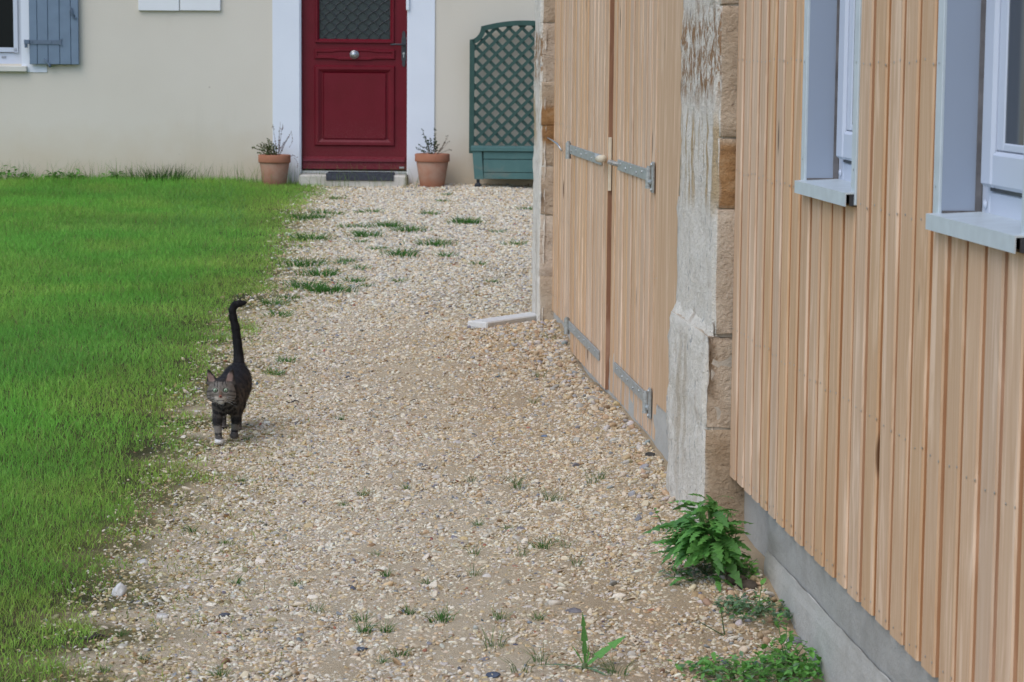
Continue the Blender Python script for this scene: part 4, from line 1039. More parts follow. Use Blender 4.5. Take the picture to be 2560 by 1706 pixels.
link('grass_tuft', tuft_mesh('grass_tuft', 260, .16, .19, .006, (.045, .12, .02), .5), None, (p.x, p.y - .1, p.z), (0, 0, 0), 'tall dark green grass tussock at the foot of the cream house wall', 'grass tuft')
FAR = [tuft_mesh('grass_tuft', 70, .035, .07, .005, (.075, .215, .034)) for _ in range(4)]
FAT = [tuft_mesh('grass_tuft', 150, .055, .085, .005, (.065, .195, .030)) for _ in range(3)]
NEAR = [tuft_mesh('grass_tuft', 36, .010, .055, .0022, (.070, .19, .035)) for _ in range(4)]
SPR = [tuft_mesh('grass_tuft', 22, .012, .10, .0022, (.11, .20, .06), 1.1) for _ in range(3)]
Gf, Gn, Gs = 'tufts of grass growing in the far gravel', 'small tufts of grass growing in the near gravel', 'straggly pale sprigs on the brown gravel by the barn'
for (px, py), lb in named([(840, 499), (804, 534), (805, 546), (842, 537), (900, 533), (930, 532), (1105, 505), (1072, 537), (868, 570), (905, 570), (895, 585), (900, 607), (938, 625), (958, 624), (1232, 707), (1195, 663), (1116, 642), (1168, 559), (1117, 489), (1318, 525), (902, 673), (860, 661), (995, 705), (885, 706), (917, 717), (1286, 614), (1245, 582), (866, 655), (792, 730), (830, 730), (714, 905), (688, 938), (680, 762), (720, 748), (700, 790)], 'small grass tuft', [(860, 'by the lawn edge'), (1060, 'below the red door'), (9e3, 'below the right pot')], [(545, 'close to the house'), (640, 'halfway to the cat tail'), (760, 'just above the cat tail'), (9e3, 'beside the cat')]):
    tuft(px, py, random.choice(FAR), lb, Gf, random.uniform(.55, 1.0))
for px, py, lb in [(1020, 580, 'dense round grass tuft farthest right but one in gravel before the door'), (1083, 615, 'dense bright grass tuft in gravel below and right of the red door'), (1000, 640, 'darkest bushy grass tuft in the gravel below the red door'), (963, 568, 'wide low grass tuft in gravel straight below the red door'), (920, 593, 'spreading grass tuft in gravel left of the dense tufts'),
                   (768, 664, 'largest grass patch spilling from the lawn edge onto gravel'), (800, 690, 'grass patch on gravel just below the largest spilling patch'), (765, 720, 'bushy grass tuft at the lawn edge above the cat tail'), (828, 731, 'grass tuft on gravel right of the bushy lawn edge tuft'), (780, 600, 'broad grass patch reaching right from the lawn edge'), (757, 548, 'grass clump at the lawn edge nearest the left pot'),
                   (1170, 559, 'grass tuft in gravel nearest the far stone jamb')]:
    tuft(px, py, random.choice(FAT), lb, 'dense tufts of grass in the gravel')
for (px, py), lb in named([(860, 1265), (905, 1240), (1018, 1225), (1195, 1315), (1265, 1325), (940, 1390), (965, 1440), (745, 1465), (795, 1530), (905, 1555), (965, 1580), (1100, 1545), (1250, 1545), (1000, 1640), (955, 1660), (590, 1462), (600, 1205), (620, 1100), (480, 1330), (560, 1360), (300, 1590), (260, 1680), (355, 1650), (555, 1690), (1345, 1550), (1025, 1535), (850, 1050), (1068, 1460)], 'tiny grass tuft', [(650, 'by the lawn edge'), (1000, 'on the path middle'), (9e3, 'on the path right half')], [(1330, 'a little before the cat'), (1490, 'farther down the path'), (1600, 'near the picture foot'), (9e3, 'at the bottom edge')]):
    tuft(px, py, random.choice(NEAR), lb, Gn, random.uniform(.5, .85))
tuft(905, 1582, NEAR[0], 'bright grass tuft on the near gravel, a long blade leaning left', None, 1.1); tuft(1235, 1620, SPR[0], 'yellow green grass tuft left of the upright toothed leaf weed', None, 1.0); tuft(1100, 1555, NEAR[1], 'dark green star shaped grass tuft in the middle of the near path', None, 1.1); tuft(1360, 1372, NEAR[2], 'dark grass tuft on the path left of the large leafy weed', None, 1.1)
for (px, py), lb in named([(1300, 1225), (1290, 1215), (1375, 1250), (1390, 1255), (1480, 1208), (1500, 1200), (1180, 1205), (1385, 1360), (1300, 1390), (1440, 1415), (1180, 1440), (1330, 1010), (1350, 945), (1375, 850), (1185, 1390), (1420, 1370), (1475, 1640), (1540, 1690), (1350, 1660), (1300, 1680)], 'straggly grass sprig', [(1345, 'off the barn'), (9e3, 'nearer the barn')], [(1100, 'by the door foot'), (1300, 'level with the pillar foot'), (1500, 'level with the bushy weed'), (9e3, 'at the bottom edge')]):
    tuft(px, py, random.choice(SPR), lb, Gs, random.uniform(.5, .95))

# ================================================================== WEEDS
def leaf_mesh(name, L_, W_, lobes, depth, droop, mat, n=22, fold=.25, curl=0.0):
    """leaf lying along +Y from the origin, toothed outline, folded at the rib and drooping at the tip"""
    V = []; F = []
    for i in range(n + 1):
        t = i / n; y = L_ * t
        env = W_ * (math.sin(math.pi * min(1, t ** .75)) ** .8 if 0 < t < 1 else 0) * (.35 + .65 * t if lobes else 1)
        ph = (t * lobes) % 1.0 if lobes else 0
        w = max(.0012 * (1 - t), env * (1 - depth * (ph ** 1.3 if lobes else 0))) if i < n else 0
        z = -droop * L_ * t * t + curl * L_ * math.sin(t * 3) * .1
        zt = z + w * fold + random.uniform(-1, 1) * w * .10
        yb = y - (w * .35 if lobes and ph < .4 else 0)
        V += [(-w, yb, zt), (0, y, z), (w, yb, z + w * fold + random.uniform(-1, 1) * w * .10)]
    for i in range(n):
        a = 3 * i; F += [(a, a + 1, a + 4, a + 3), (a + 1, a + 2, a + 5, a + 4)]
    me = bpy.data.meshes.new(name); me.from_pydata(V, [], F); me.materials.append(mat); me.polygons.foreach_set('use_smooth', [True] * len(F)); me.update(); return me
def put_leaf(me, parent, base, az, el, s, roll=0, name='leaf'):
    o = link(name, me, parent, base); M = Matrix.Rotation(az, 4, 'Z') @ Matrix.Rotation(el, 4, 'X') @ Matrix.Rotation(roll, 4, 'Y')
    o.rotation_euler = M.to_euler(); o.scale = (s, s, s); return o
LM = [leaf_mesh('leaf', 1, .27, k, .60, d, LEAF, 44, .15) for k, d in ((6, .4), (7, .7), (6, .2), (7, .9), (7, .55))]
# bushy weed by the near jamb
b = on_ground(1790, 1440); b.x = min(b.x, 1.12); b.z = g(b.x, b.y) + .01
big = thing('leafy_weed', 'bushy green weed with jagged toothed leaves at the foot of the near stone pillar', 'weed', b)
for i in range(210):
    az = random.uniform(0, 6.283); rr = math.sqrt(random.random()); dirx, diry = -math.sin(az), math.cos(az)
    h = .015 + .225 * (1 - rr * .6) * random.uniform(.25, 1.0); el = random.uniform(-.15, .95) * (1.15 - rr * .5)
    l = random.uniform(.06, .112)
    off = .06 * rr
    if dirx > .3: l *= .7; off *= .5
    put_leaf(random.choice(LM), big, (off * dirx - .01, off * diry, h), az, el, l, random.uniform(-.7, .7))
ms = MB()
for i in range(12):
    a = random.uniform(0, 6.28); ms.tube([(0, 0, -.01), (.02 * math.cos(a) - .01, .02 * math.sin(a), .08), (.045 * math.cos(a) - .015, .045 * math.sin(a), .16)], [.005, .004, .002], 5)
ms.build('stems', simple('green_stem', (.09, .17, .05), .6), big)
for i in range(14):
    p0 = Vector((random.uniform(-.09, .05), random.uniform(-.12, .05), 0)); put_leaf(LM[0], big, p0, random.uniform(0, 6.28), random.uniform(-.1, .5), random.uniform(.04, .07))
OV = [leaf_mesh('leaf', 1, .24, 0, 0, d, mt, 8) for d, mt in ((.2, LEAF_G), (.5, LEAF_G), (.3, LEAF_Y), (.5, LEAF_Y))]
def cover_mesh(n, rx, ry, h, ll, mats, seed):
    """low creeping growth: many small leaves joined, too small to pick apart"""
    V = []; F = []; MI = []
    for i in range(n):
        a = random.uniform(0, 6.283); r = math.sqrt(random.random()); x, y = rx * r * math.cos(a), ry * r * math.sin(a); z = random.random() ** 1.5 * h * (1 - r * .6)
        az, el = random.uniform(0, 6.283), random.uniform(-.3, .9); l = ll * random.uniform(.6, 1.25); w = l * random.uniform(.2, .32)
        M = Matrix.Translation((x, y, z + .004)) @ Matrix.Rotation(az, 4, 'Z') @ Matrix.Rotation(el, 4, 'X') @ Matrix.Rotation(random.uniform(-.4, .4), 4, 'Y')
        q = [(0, 0, 0), (-w * .8, l * .3, w * .2), (-w, l * .6, w * .2), (0, l, -l * .15), (w, l * .6, w * .2), (w * .8, l * .3, w * .2), (0, l * .5, 0)]
        k = len(V); V += [(M @ Vector(p))[:] for p in q]; F += [(k, k + 1, k + 6), (k + 1, k + 2, k + 6), (k + 2, k + 3, k + 6), (k + 3, k + 4, k + 6), (k + 4, k + 5, k + 6), (k + 5, k, k + 6)]; MI += [seed % len(mats) if random.random() < .6 else random.randrange(len(mats))] * 6
    me = bpy.data.meshes.new('small_leaves'); me.from_pydata(V, [], F)
    for mt in mats: me.materials.append(mt)
    me.polygons.foreach_set('material_index', MI); me.update(); return me
def cover(px, py, n, rx, ry, h, ll, mats, label, name='ground_weed', dx=0, seed=0):
    p = on_ground(px, py); p.x = min(p.x, 1.16 - rx * .3)
    t = thing(name, label, 'weed', (p.x, p.y, g(p.x, p.y)))
    link('small_leaves', cover_mesh(n, rx, ry, h, ll, mats, seed), t, kind='stuff')
    m = MB()
    for i in range(14):
        a = random.uniform(0, 6.28); r = random.uniform(.3, .9); m.tube([(0, 0, 0), (rx * r * .5 * math.cos(a), ry * r * .5 * math.sin(a), h * .5), (rx * r * math.cos(a), ry * r * math.sin(a), h * random.uniform(.2, .8))], [.0015, .0012, .0007], 4)
    m.build('stems', simple('creeping_stem', (.15, .19, .09), .7), t)
    return t, p
cover(1765, 1437, 130, .11, .08, .05, .020, [LEAF_G, LEAF], 'small grey green creeping weed right under the bushy toothed weed', seed=0)
cover(1905, 1535, 330, .10, .13, .035, .018, [LEAF_G, LEAF], 'flat grey green weed patch on gravel beside the concrete ledge', seed=0)
cover(1830, 1520, 60, .05, .05, .03, .018, [LEAF_G], 'small pale rosette left of the flat weed patch', seed=0)
cover(1840, 1700, 620, .19, .11, .06, .022, [LEAF_G, LEAF, LEAF_Y], 'thick mat of small leaved weeds at the bottom edge of the picture', seed=1)
cover(2010, 1690, 260, .09, .08, .10, .024, [LEAF_Y, LEAF], 'fresh green weed climbing the concrete ledge at the bottom edge', seed=0)
cover(1905, 1440, 90, .035, .05, .06, .022, [LEAF_Y], 'bright round leaved sprig at the end of the concrete ledge', seed=0)
# tall sprigs with round pods along the ledge
def pod_sprig(px, py, hgt, n, label, lean=(0, 0)):
    p = on_ground(px, py); p.x = min(p.x, 1.125); t = thing('weed_sprig', label, 'weed', (p.x, p.y, g(p.x, p.y)))
    m = MB(); pts = [(0, 0, 0), (lean[0] * .4, lean[1] * .4, hgt * .5), (lean[0], lean[1], hgt)]; m.tube(pts, [.0016, .0013, .0008], 5); m.build('stem', simple('sprig_stem', (.13, .22, .08), .6), t)
    for i in range(n):
        q = (i + .6) / n; put_leaf(OV[2 + i % 2], t, (lean[0] * q, lean[1] * q, hgt * q), i * 2.4, random.uniform(.1, .9), random.uniform(.022, .034))
pod_sprig(2045, 1690, .14, 11, 'tall sprig with round leaves before the ledge, left of the curled one', (-.02, .02)); pod_sprig(2105, 1700, .13, 10, 'curled green sprig leaning on the lower right concrete ledge', (.0, .03))
pod_sprig(1920, 1430, .13, 9, 'thin upright sprig against the ledge corner beside the bushy weed', (.01, .01)); pod_sprig(1975, 1545, .09, 6, 'short two leaved sprig touching the middle of the ledge', (.01, 0)); pod_sprig(1660, 1330, .07, 6, 'thin sprig poking out left of the bushy weed', (-.03, 0))
# dandelion-like seedling in the foreground
b = on_ground(1462, 1672); dn = thing('dandelion_plant', 'young weed with one upright and three flat toothed leaves on foreground gravel', 'weed', b)
DM = [leaf_mesh('leaf', 1, .105, 4, .62, d, LEAF, 30, .2) for d in (.12, .25)] + [leaf_mesh('leaf', 1, .20, 3, .70, .08, LEAF, 24, .1), leaf_mesh('leaf', 1, .085, 6, .35, .1, LEAF_G, 24, .2)]
dn_l = [(0, .06, 1.45, .125, DM[0], .25), (-1.25, .5, .62, .125, DM[2], .2), (1.5, 0, .13, .105, DM[3], 0), (-2.6, 0, .05, .08, DM[3], .2), (-1.95, 0, .02, .085, DM[3], 0), (.9, 0, 1.0, .06, DM[0], 0), (-.5, 0, .8, .05, DM[1], .5), (2.3, 0, .3, .045, DM[1], 0)]
for az, up_, el, l, me, ro in dn_l: put_leaf(me, dn, (0, 0, .004), az, el, l, ro)
m = MB(); m.lathe([(0, -.01), (.008, 0), (.006, .012), (0, .014)], 8); m.build('crown', simple('weed_crown', (.12, .16, .07), .7), dn)
# two bare stalks near the ledge
for px, py, tip, lb in ((1813, 1592, (1745, 1552), 'thin dark stalk leaning left on gravel before the ledge'), (1812, 1590, (1800, 1520), 'thin upright stalk standing on gravel before the ledge')):
    p = on_ground(px, py); S_ = p.y / FPX; m = MB(); m.tube([(0, 0, 0), ((tip[0] - px) * S_, .0, (py - tip[1]) * S_)], [.0022, .0010], 5)
    link('grass_stalk', m.mesh('grass_stalk', simple('stalk_green', (.07, .11, .04), .6)), None, p, (0, 0, 0), lb, 'stalk')
# broad-leaved seedlings along the foot of the house wall
for i, px in enumerate((8, 35, 62, 130, 150, 175, 198, 275, 310)):
    v = on_house(px, 430, .12); w = HOUSE_M @ Vector((v.x, v.y, 0)); t = thing('wall_weed', ('%s from left small broad leaved weed at the grassy foot of the cream wall' % ORD[i]).replace('leftmost from left', 'leftmost'), 'weed', (w.x, w.y, g(w.x, w.y)), group='weeds along the house wall')
    link('small_leaves', cover_mesh(40, .07, .05, .10 if i > 1 else .17, .05, [LEAF_Y, LEAF], 0), t, kind='stuff')

# a few single stones, twigs and the dark rock
def rock(px, py, r, col, label, flat=.6, cat='stone', lift=.25):
    p = on_ground(px, py); bm = bmesh.new(); bmesh.ops.create_icosphere(bm, subdivisions=3, radius=1); sd_ = random.random() * 50
    cuts = [(Vector((random.gauss(0, 1), random.gauss(0, 1), random.gauss(0, 1))).normalized(), random.uniform(.55, .85)) for _ in range(9)]
    for v in bm.verts:
        for nn, dd in cuts:
            e = v.co.dot(nn) - dd
            if e > 0: v.co -= nn * e * .9
        v.co *= 1 + .08 * noise.noise(v.co * 3 + Vector((sd_, 0, 0)))
        v.co = Vector((v.co.x * r * 1.25, v.co.y * r, v.co.z * r * flat))
    me = bpy.data.meshes.new('pebble'); bm.to_mesh(me); bm.free(); me.materials.append(simple('stone_tone', col, .85, .2, 45, .15, 0, .4, 80)); me.polygons.foreach_set('use_smooth', [True] * len(me.polygons))
    return link('pebble' if r < .05 else 'rock', me, None, (p.x, p.y, p.z + r * flat * lift), (0, 0, random.uniform(-.4, .4)), label, cat)
rock(1838, 1458, .028, (.095, .075, .055), 'dark brown split rock under the bushy weed', .7)
rock(1868, 1470, .022, (.085, .068, .052), 'dark small rock touching the ledge corner under the weed', .9)
rock(904, 1625, .015, (.10, .12, .15), 'blue grey slate chip in the bottom centre gravel', .45); rock(1232, 1692, .015, (.08, .10, .14), 'dark blue stone at the bottom edge left of the toothed weed', .6)
rock(1436, 1530, .019, (.21, .20, .21), 'flat grey stone behind the upright toothed leaf', .45); rock(1385, 1512, .016, (.58, .52, .43), 'knuckle shaped cream stone in gravel above the upright leaf', .8)
rock(1482, 1003, .024, (.42, .38, .33), 'largest pale cobble near the middle of the barn door foot', .7); rock(1360, 1093, .012, (.15, .20, .29), 'bluish chip on gravel left of the near door leaf', .6)
rock(1265, 952, .017, (.58, .50, .38), 'cream pebble on bare sand in the middle of the path', .6); rock(957, 692, .022, (.62, .58, .50), 'white angular stone in the far gravel below the dense tufts', .8)
rock(300, 1487, .017, (.66, .64, .60), 'upright white pebble at the lawn edge lower left', 1.5); rock(360, 1410, .016, (.56, .54, .49), 'whitish pebble at the lawn edge under the cat', .7); rock(405, 1545, .018, (.56, .53, .48), 'pale pebble beside the dark twig lower left', .6)
rock(1625, 1140, .017, (.06, .055, .05), 'black clod of earth at the foot of the near door leaf', .6); rock(2005, 1575, .020, (.27, .28, .29), 'grey cobble at the foot of the concrete ledge', .7); rock(1985, 1605, .017, (.22, .22, .23), 'dark grey cobble before the grey ledge cobble', .8); rock(560, 1540, .015, (.09, .10, .12), 'dark flat chip in the gravel lower left of centre', .4)
def twig(px, py, l, az, r, label, col=(.055, .045, .04)):
    p = on_ground(px, py); m = MB(); pts = [(l * t, .006 * math.sin(t * 5), .006 + .004 * math.sin(t * 7)) for t in np.linspace(-.5, .5, 7)]; m.tube(pts, [r * .6, r, r * 1.1, r * .9, r, r * .8, r * .4], 6); m.tube([pts[2], (pts[2][0] + .02, .018, .014)], [r * .5, r * .25], 5)
    link('twig', m.mesh('twig', simple('dead_twig', col, .9)), None, p, (0, 0, az), label, 'twig')
twig(233, 1600, .065, .12, .0045, 'dark broken twig at the lawn edge lower left'); twig(732, 1008, .05, -.1, .003, 'thin dark twig on gravel right of the cat'); twig(1625, 1362, .07, .1, .002, 'thin pale straw on gravel left of the bushy weed', (.40, .33, .24)); twig(1030, 1005, .03, -.6, .002, 'short black twig on the path centre')

# ================================================================== CAT (one continuous skin grown from blended limbs)
def build_cat(px, py):
    """local frame: x to the right of the picture, y away from the camera, z up; origin between the front paws"""
    h = .0034
    lo = np.array([-.10, -.13, -.012]); hi = np.array([.155, .50, .50])
    nx, ny, nz = ((hi - lo) / h).astype(int)
    X, Y, Z = np.meshgrid(lo[0] + h * np.arange(nx), lo[1] + h * np.arange(ny), lo[2] + h * np.arange(nz), indexing='ij', sparse=False)
    X = X.astype(np.float32); Y = Y.astype(np.float32); Z = Z.astype(np.float32)
    F = np.full(X.shape, .3, np.float32)
    def smin(a, b, k):
        q = np.clip(.5 + .5 * (b - a) / k, 0, 1); return b + (a - b) * q - k * q * (1 - q)
    def region(c0, c1, pad):
        i0 = np.maximum(((np.minimum(c0, c1) - pad - lo) / h).astype(int), 0); i1 = np.minimum(((np.maximum(c0, c1) + pad - lo) / h).astype(int) + 2, [nx, ny, nz])
        return tuple(slice(a, b) for a, b in zip(i0, i1))
    def cap(a, b, ra, rb, k=.012):
        a = np.array(a, float); b = np.array(b, float); s = region(a, b, max(ra, rb) + .05)
        x, y, z = X[s], Y[s], Z[s]; d = b - a; L2 = d @ d
        t = np.clip(((x - a[0]) * d[0] + (y - a[1]) * d[1] + (z - a[2]) * d[2]) / L2, 0, 1)
        q = np.sqrt((x - a[0] - t * d[0]) ** 2 + (y - a[1] - t * d[1]) ** 2 + (z - a[2] - t * d[2]) ** 2) - (ra + (rb - ra) * t)
        F[s] = smin(F[s], q, k)
    def ell(c, r, k=.012, sub=False):
        c = np.array(c, float); r = np.array(r, float); s = region(c - r, c + r, .05); x, y, z = X[s] - c[0], Y[s] - c[1], Z[s] - c[2]
        n0 = np.sqrt((x / r[0]) ** 2 + (y / r[1]) ** 2 + (z / r[2]) ** 2); n1 = np.sqrt((x / r[0] ** 2) ** 2 + (y / r[1] ** 2) ** 2 + (z / r[2] ** 2) ** 2) + 1e-6
        q = n0 * (n0 - 1) / n1
        F[s] = -smin(-F[s], q, k) if sub else smin(F[s], q, k)
    # trunk, deep chest narrowing to the belly
    ell((.010, .045, .160), (.046, .070, .060), .03); ell((.026, .150, .166), (.050, .090, .058), .03); ell((.038, .265, .176), (.053, .095, .058), .03); ell((.046, .335, .180), (.048, .062, .062), .03)
    cap((.0, .02, .19), (-.008, -.04, .205), .040, .034, .03)            # neck
    # tail upright with the tip hooked to the right
    T = [(.053, .385, .215), (.053, .405, .26), (.048, .412, .315), (.042, .414, .365), (.033, .414, .405), (.030, .412, .433), (.040, .410, .452), (.060, .408, .458), (.078, .406, .460)]
    R_ = [.024, .0180, .0160, .0150, .0140, .0130, .0125, .0115, .006]
    cap((.052, .345, .19), T[0], .032, .024, .03)
    for i in range(len(T) - 1): cap(T[i], T[i + 1], R_[i], R_[i + 1], .006)
    # front legs: left one straight under the body, right one stepping
    cap((-.022, .03, .135), (-.026, .018, .075), .023, .0155, .02); cap((-.026, .018, .075), (-.021, .004, .018), .0155, .0115, .008); ell((-.019, -.012, .011), (.0165, .025, .0125), .008)
    cap((.042, .05, .135), (.040, .052, .080), .024, .0165, .02); cap((.040, .052, .080), (.035, .066, .036), .0155, .0125, .008); ell((.034, .052, .020), (.016, .024, .0125), .008)
    # hind legs: thigh, hock, paw
    for sx, fy, hk in ((.000, .34, .0), (.056, .30, .02)):
        cap((sx, .325, .16), (sx - .002, .285 - hk, .105), .036, .024, .025); cap((sx - .002, .285 - hk, .105), (sx - .005, fy + .035, .062), .021, .0135, .010); cap((sx - .005, fy + .035, .062), (sx - .006, fy + .012, .016), .0125, .012, .008); ell((sx - .007, fy - .008, .011), (.014, .022, .0115), .008)
    # head
    hc = np.array([-.011, -.075, .200])
    ell(hc, (.047, .044, .041), .02); ell(hc + [-.027, -.012, -.015], (.024, .024, .022), .014); ell(hc + [.026, -.012, -.015], (.024, .024, .022), .014)
    ell(hc + [-.003, -.038, -.012], (.0085, .014, .016), .012)                     # bridge of the nose
    ell(hc + [-.011, -.041, -.023], (.0115, .012, .010), .006); ell(hc + [.005, -.041, -.023], (.0115, .012, .010), .006); ell(hc + [-.003, -.034, -.034], (.012, .012, .009), .008)
    ell(hc + [-.003, -.0515, -.0145], (.0055, .004, .004), .003)
    for s_, ex in ((-1, -.021), (1, .015)): ell(hc + [ex, -.041, .006], (.0095, .008, .0075), .004, True)   # eye sockets
    for s_ in (-1, 1):                                                             # ears: cupped triangles
        for t in np.linspace(0, 1, 10):
            w = .0215 * (1 - t) ** 1.1 + .0015; c = hc + [s_ * (.025 + (.019 if s_ < 0 else .013) * t), .002 + .006 * t, .024 + .047 * t]
            cap(c + [-w, -.003, 0], c + [w, .003, -.002], .0042, .0042, .003)
        ell(hc + [s_ * .030, -.012, .042], (.011, .010, .018), .004, True)
    # ---- surface nets
    ins = F < 0
    c8 = [(i, j, k) for i in (0, 1) for j in (0, 1) for k in (0, 1)]
    sl = lambda i, j, k: (slice(i, nx - 1 + i), slice(j, ny - 1 + j), slice(k, nz - 1 + k))
    cnt = sum(ins[sl(*c)].astype(np.int8) for c in c8); act = (cnt > 0) & (cnt < 8)
    idx = np.full(act.shape, -1, np.int64); ci = np.argwhere(act); idx[act] = np.arange(len(ci))
    acc = np.zeros((len(ci), 3)); num = np.zeros(len(ci))
    vals = {c: F[sl(*c)][act] for c in c8}
    for a in c8:
        for ax in range(3):
            if a[ax] == 0:
                b = tuple(v + (1 if i == ax else 0) for i, v in enumerate(a)); va, vb = vals[a], vals[b]; m_ = (va < 0) != (vb < 0)
                t = np.where(m_, va / np.where(m_, va - vb, 1), 0); p = np.tile(np.array(a, float), (len(ci), 1)); p[:, ax] += t; acc[m_] += p[m_]; num[m_] += 1
    V = lo + h * (ci + acc / num[:, None])
    Q = []
    for ax in range(3):
        s0 = [slice(1, -1)] * 3; s1 = [slice(1, -1)] * 3; s0[ax] = slice(0, -1); s1[ax] = slice(1, None)
        A, B = ins[tuple(s0)], ins[tuple(s1)]
        e = np.argwhere(A != B); flip = A[A != B]
        o = np.ones(3, int); o[ax] = 0; e = e + o; u, v = [(1, 2), (2, 0), (0, 1)][ax]
        du = np.eye(3, dtype=int)[u]; dv = np.eye(3, dtype=int)[v]
        q = np.stack([idx[tuple((e - du - dv).T)], idx[tuple((e - dv).T)], idx[tuple(e.T)], idx[tuple((e - du).T)]], 1)
        q[~flip] = q[~flip][:, ::-1]; Q.append(q)
    Q = np.concatenate(Q); Q = Q[(Q >= 0).all(1)]
    # ---- coat colours per point of the skin (tabby)
    x, y, z = V.T
    nz1 = np.array([noise.noise((a * 60, b * 60, c * 60)) for a, b, c in V]); nz2 = np.array([noise.noise((a * 160, b * 160, c * 160)) for a, b, c in V])
    dark = np.array([.014, .013, .014]); grey = np.array([.19, .172, .155]); brown = np.array([.105, .08, .06]); cream = np.array([.40, .35, .29]); white = np.array([.70, .68, .66])
    def sst(a, b, v): q = np.clip((v - a) / (b - a), 0, 1); return q * q * (3 - 2 * q)
    C = np.tile(dark, (len(V), 1)).astype(float)
    def lay(col, w): nonlocal C; C = C * (1 - w[:, None]) + np.array(col) * w[:, None]
    # flanks: brown bands between black ones
    body = sst(-.02, .02, y) * (z < .26)
    lay(brown, body * sst(.0, .6, np.sin(y * 85 + z * 35 + nz1 * 2.5)) * sst(.235, .17, z) * .7)
    chest = sst(.06, .0, y) * sst(.20, .15, z) * sst(.06, .09, z)
    lay(grey * .75, chest * sst(-.3, .5, np.sin(z * 300 - np.abs(x + .003) * 160 + nz1 * 2.6)) * .6)
    legs = sst(.098, .085, z)
    lay(grey, legs); 
    lay(dark, sst(.2, .7, np.sin(z * 190 + 1.2 + nz1 * 1.2)) * sst(.10, .07, z) * sst(-.3, .25, nz2 + .25) * .9)
    lay(dark, sst(.066, .074, z) * sst(.096, .088, z) * .95); lay(dark, (z < .03) * 0.6 * (z > .016))
    lay(white, sst(.014, .009, np.sqrt((x + .021) ** 2 * .7 + (y + .022) ** 2)) * 0 + ((z < .019) & (y < .01) & (x < .0)) * 1.0)
    # face
    hx, hz = x - hc[0] + .003, z - hc[2]; face = (y < hc[1] + .012) & (z > .145); f_ = face.astype(float) * sst(.012, -.012, y - hc[1])
    lay((.15, .13, .11), f_)
    ax_ = np.abs(hx)
    lay(dark, f_ * sst(.35, .8, np.sin(ax_ * 620 + 1.5 + hz * 40)) * sst(.010, .018, hz) * (ax_ < .024) * .9)            # M on the brow
    lay((.27, .245, .215), f_ * sst(.5, .95, np.cos(ax_ * 620 + 1.5 + hz * 40)) * sst(.008, .02, hz) * sst(.04, .03, hz) * (ax_ < .022) * .7)
    lay((.27, .25, .22), f_ * sst(.0155, .0105, np.sqrt((ax_ - .018) ** 2 + ((hz - .006) * 1.25) ** 2)) * .9)              # pale eye rims
    lay(dark, f_ * sst(.0105, .0085, np.sqrt((ax_ - .018) ** 2 + ((hz - .006) * 1.2) ** 2)))
    lay(dark, f_ * sst(.004, .002, np.abs(hz - .004 + (ax_ - .028) * .25)) * (ax_ > .027) * .65); lay(dark, f_ * sst(.0035, .0014, np.abs(hz + .010 + (ax_ - .03) * .3 + nz1 * .002)) * (ax_ > .024) * .5)
    lay((.14, .10, .075), f_ * sst(.008, .004, ax_) * sst(.012, .0, hz) * sst(-.018, -.008, hz)); 
    lay(cream, f_ * sst(.024, .016, ax_) * sst(-.013, -.019, hz - ax_ * .15) * .8); lay(white, f_ * sst(.023, .013, ax_ - (hz + .030) * .9) * sst(-.022, -.030, hz) * .75)
    lay((.28, .105, .075), (np.sqrt(hx ** 2 + ((hz + .0135) * 1.1) ** 2) < .0052) & (y < hc[1] - .045)); lay((.05, .03, .028), f_ * (np.abs(hz + .0285) < .0016) * (ax_ < .013))
    ear = (hz > .034) & face
    lay((.03, .026, .024), ear * 1.0); lay((.32, .22, .19), ear * ((y - hc[1]) < .0035) * sst(.0135, .007, np.abs(ax_ - (.029 + (hz - .03) * .25))) * sst(.068, .055, hz) * .9)
    lay(white * .8, sst(.016, .007, np.abs(x + .014)) * sst(.140, .152, z) * sst(.172, .165, z) * (y < -.02))
    C *= (1 + .18 * nz2)[:, None]
    me = bpy.data.meshes.new('cat'); me.from_pydata(V.tolist(), [], Q.tolist())
    a = me.attributes.new('col', 'FLOAT_COLOR', 'POINT'); a.data.foreach_set('color', np.c_[np.clip(C, 0, 1), np.ones(len(C))].ravel())
    k = NT('tabby_fur'); at = k.n('Attribute', attribute_name='col').outputs['Color']
    k.bump(k.noise(k.mp(k.coord(), (500, 500, 160)), 1, 3, .7), .5, .003); FUR = k.fin(at, .75, .2)
    me.materials.append(FUR); me.polygons.foreach_set('use_smooth', [True] * len(Q)); me.update()
    bm = bmesh.new(); bm.from_mesh(me); bmesh.ops.smooth_vert(bm, verts=bm.verts[:], factor=.35, use_axis_x=True, use_axis_y=True, use_axis_z=True); bm.to_mesh(me); bm.free()
    p = on_ground(px, py)
    cat = thing('cat', 'dark tabby cat with one white paw walking along the lawn edge, tail raised', 'cat', (p.x, p.y, p.z + .004), (0, 0, -math.atan2(p.x, p.y)))
    bd = link('body', me, cat)
    # short coat standing off the skin
    me.update(); nrm = np.zeros(len(V) * 3); me.vertices.foreach_get('co', nrm); VV = nrm.reshape(-1, 3).copy(); nv = np.zeros(len(V) * 3); me.vertex_normals.foreach_get('vector', nv); NN = nv.reshape(-1, 3)
    pick = RNG.choice(len(V), 20000, replace=True); b = VV[pick] + RNG.normal(0, .0012, (len(pick), 3)); nn = NN[pick]
    flow = np.tile([0, .55, -.75], (len(pick), 1)); isface = b[:, 1] < -.04; flow[isface] = np.c_[(b[isface] - hc) * [14, 6, 14]]; tl = b[:, 2] > .26; flow[tl & ~isface] = [0, .1, 1.0]
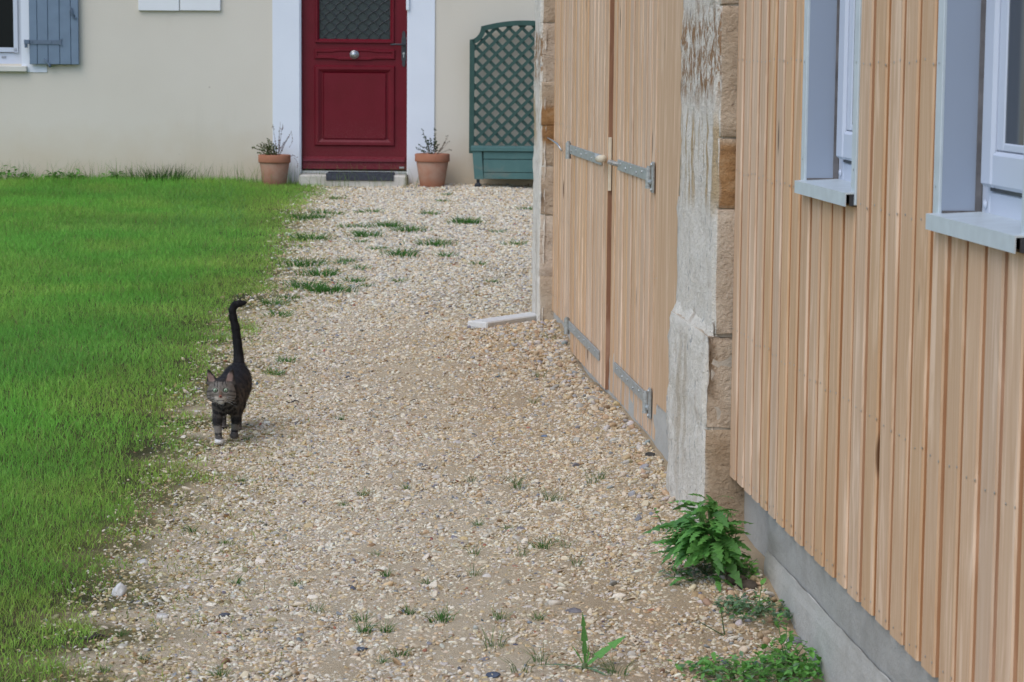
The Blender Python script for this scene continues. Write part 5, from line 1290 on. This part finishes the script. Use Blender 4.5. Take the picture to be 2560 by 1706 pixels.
    flow -= nn * (flow * nn).sum(1)[:, None]; flow /= np.linalg.norm(flow, axis=1)[:, None] + 1e-6
    ln = np.where(isface, .0055, .0125) * RNG.uniform(.6, 1.3, len(pick)); ln = np.where(b[:, 2] < .07, .005, ln)
    nearnose = np.linalg.norm(b - (hc + [-.003, -.045, -.0]), axis=1) < .026; ln = np.where(nearnose, .0018, ln)
    tip = b + flow * ln[:, None] * .85 + nn * ln[:, None] * .38 + RNG.normal(0, .0008, (len(pick), 3)); sd_ = np.cross(flow, nn) * .00055
    Vf = np.stack([b - sd_, b + sd_, tip], 1).reshape(-1, 3); fm = bpy.data.meshes.new('fur'); fm.from_pydata(Vf.tolist(), [], np.arange(len(Vf)).reshape(-1, 3).tolist())
    cf = np.repeat(C[pick] * RNG.uniform(.75, 1.35, (len(pick), 1)), 3, 0); a = fm.attributes.new('col', 'FLOAT_COLOR', 'POINT'); a.data.foreach_set('color', np.c_[np.clip(cf, 0, 1), np.ones(len(cf))].ravel()); fm.materials.append(FUR)
    link('fur', fm, cat, kind='stuff')
    iris = NT('pale_green_iris').fin((.27, .36, .25), .15, .6); blk = NT('pupil').fin((.004, .004, .004), .1, .6); wh = NT('whisker').fin((.75, .75, .75), .4)
    for ex in (-.021, .015):
        e = hc + [ex, -.0355, .006]; m = MB(); m.lathe([(0, -.0078), (.0035, -.0070), (.0062, -.0045), (.0076, 0), (.006, .004), (0, .006)], 14, tuple(e), 'y'); eo = m.build('eye', iris, cat, True)
        m = MB(); m.lathe([(0, -.0084), (.0017, -.0080), (.0024, -.0068)], 10, tuple(e), 'y')
        m.v = [(e[0] + (q[0] - e[0]) * .75, q[1], e[2] + (q[2] - e[2]) * 1.7) for q in m.v]; m.build('pupil', blk, eo)
    for s_ in (-1, 1):
        for j in range(4):
            q = hc + [-.003 + s_ * .012, -.046, -.020 - .003 * j]; m = MB()
            m.tube([tuple(q), tuple(q + [s_ * .02, .002, .004 - .004 * j]), tuple(q + [s_ * .042, .010, .002 - .008 * j])], [.00035, .0003, .00015], 4); m.build('whisker', wh, cat)
build_cat(562, 1112)
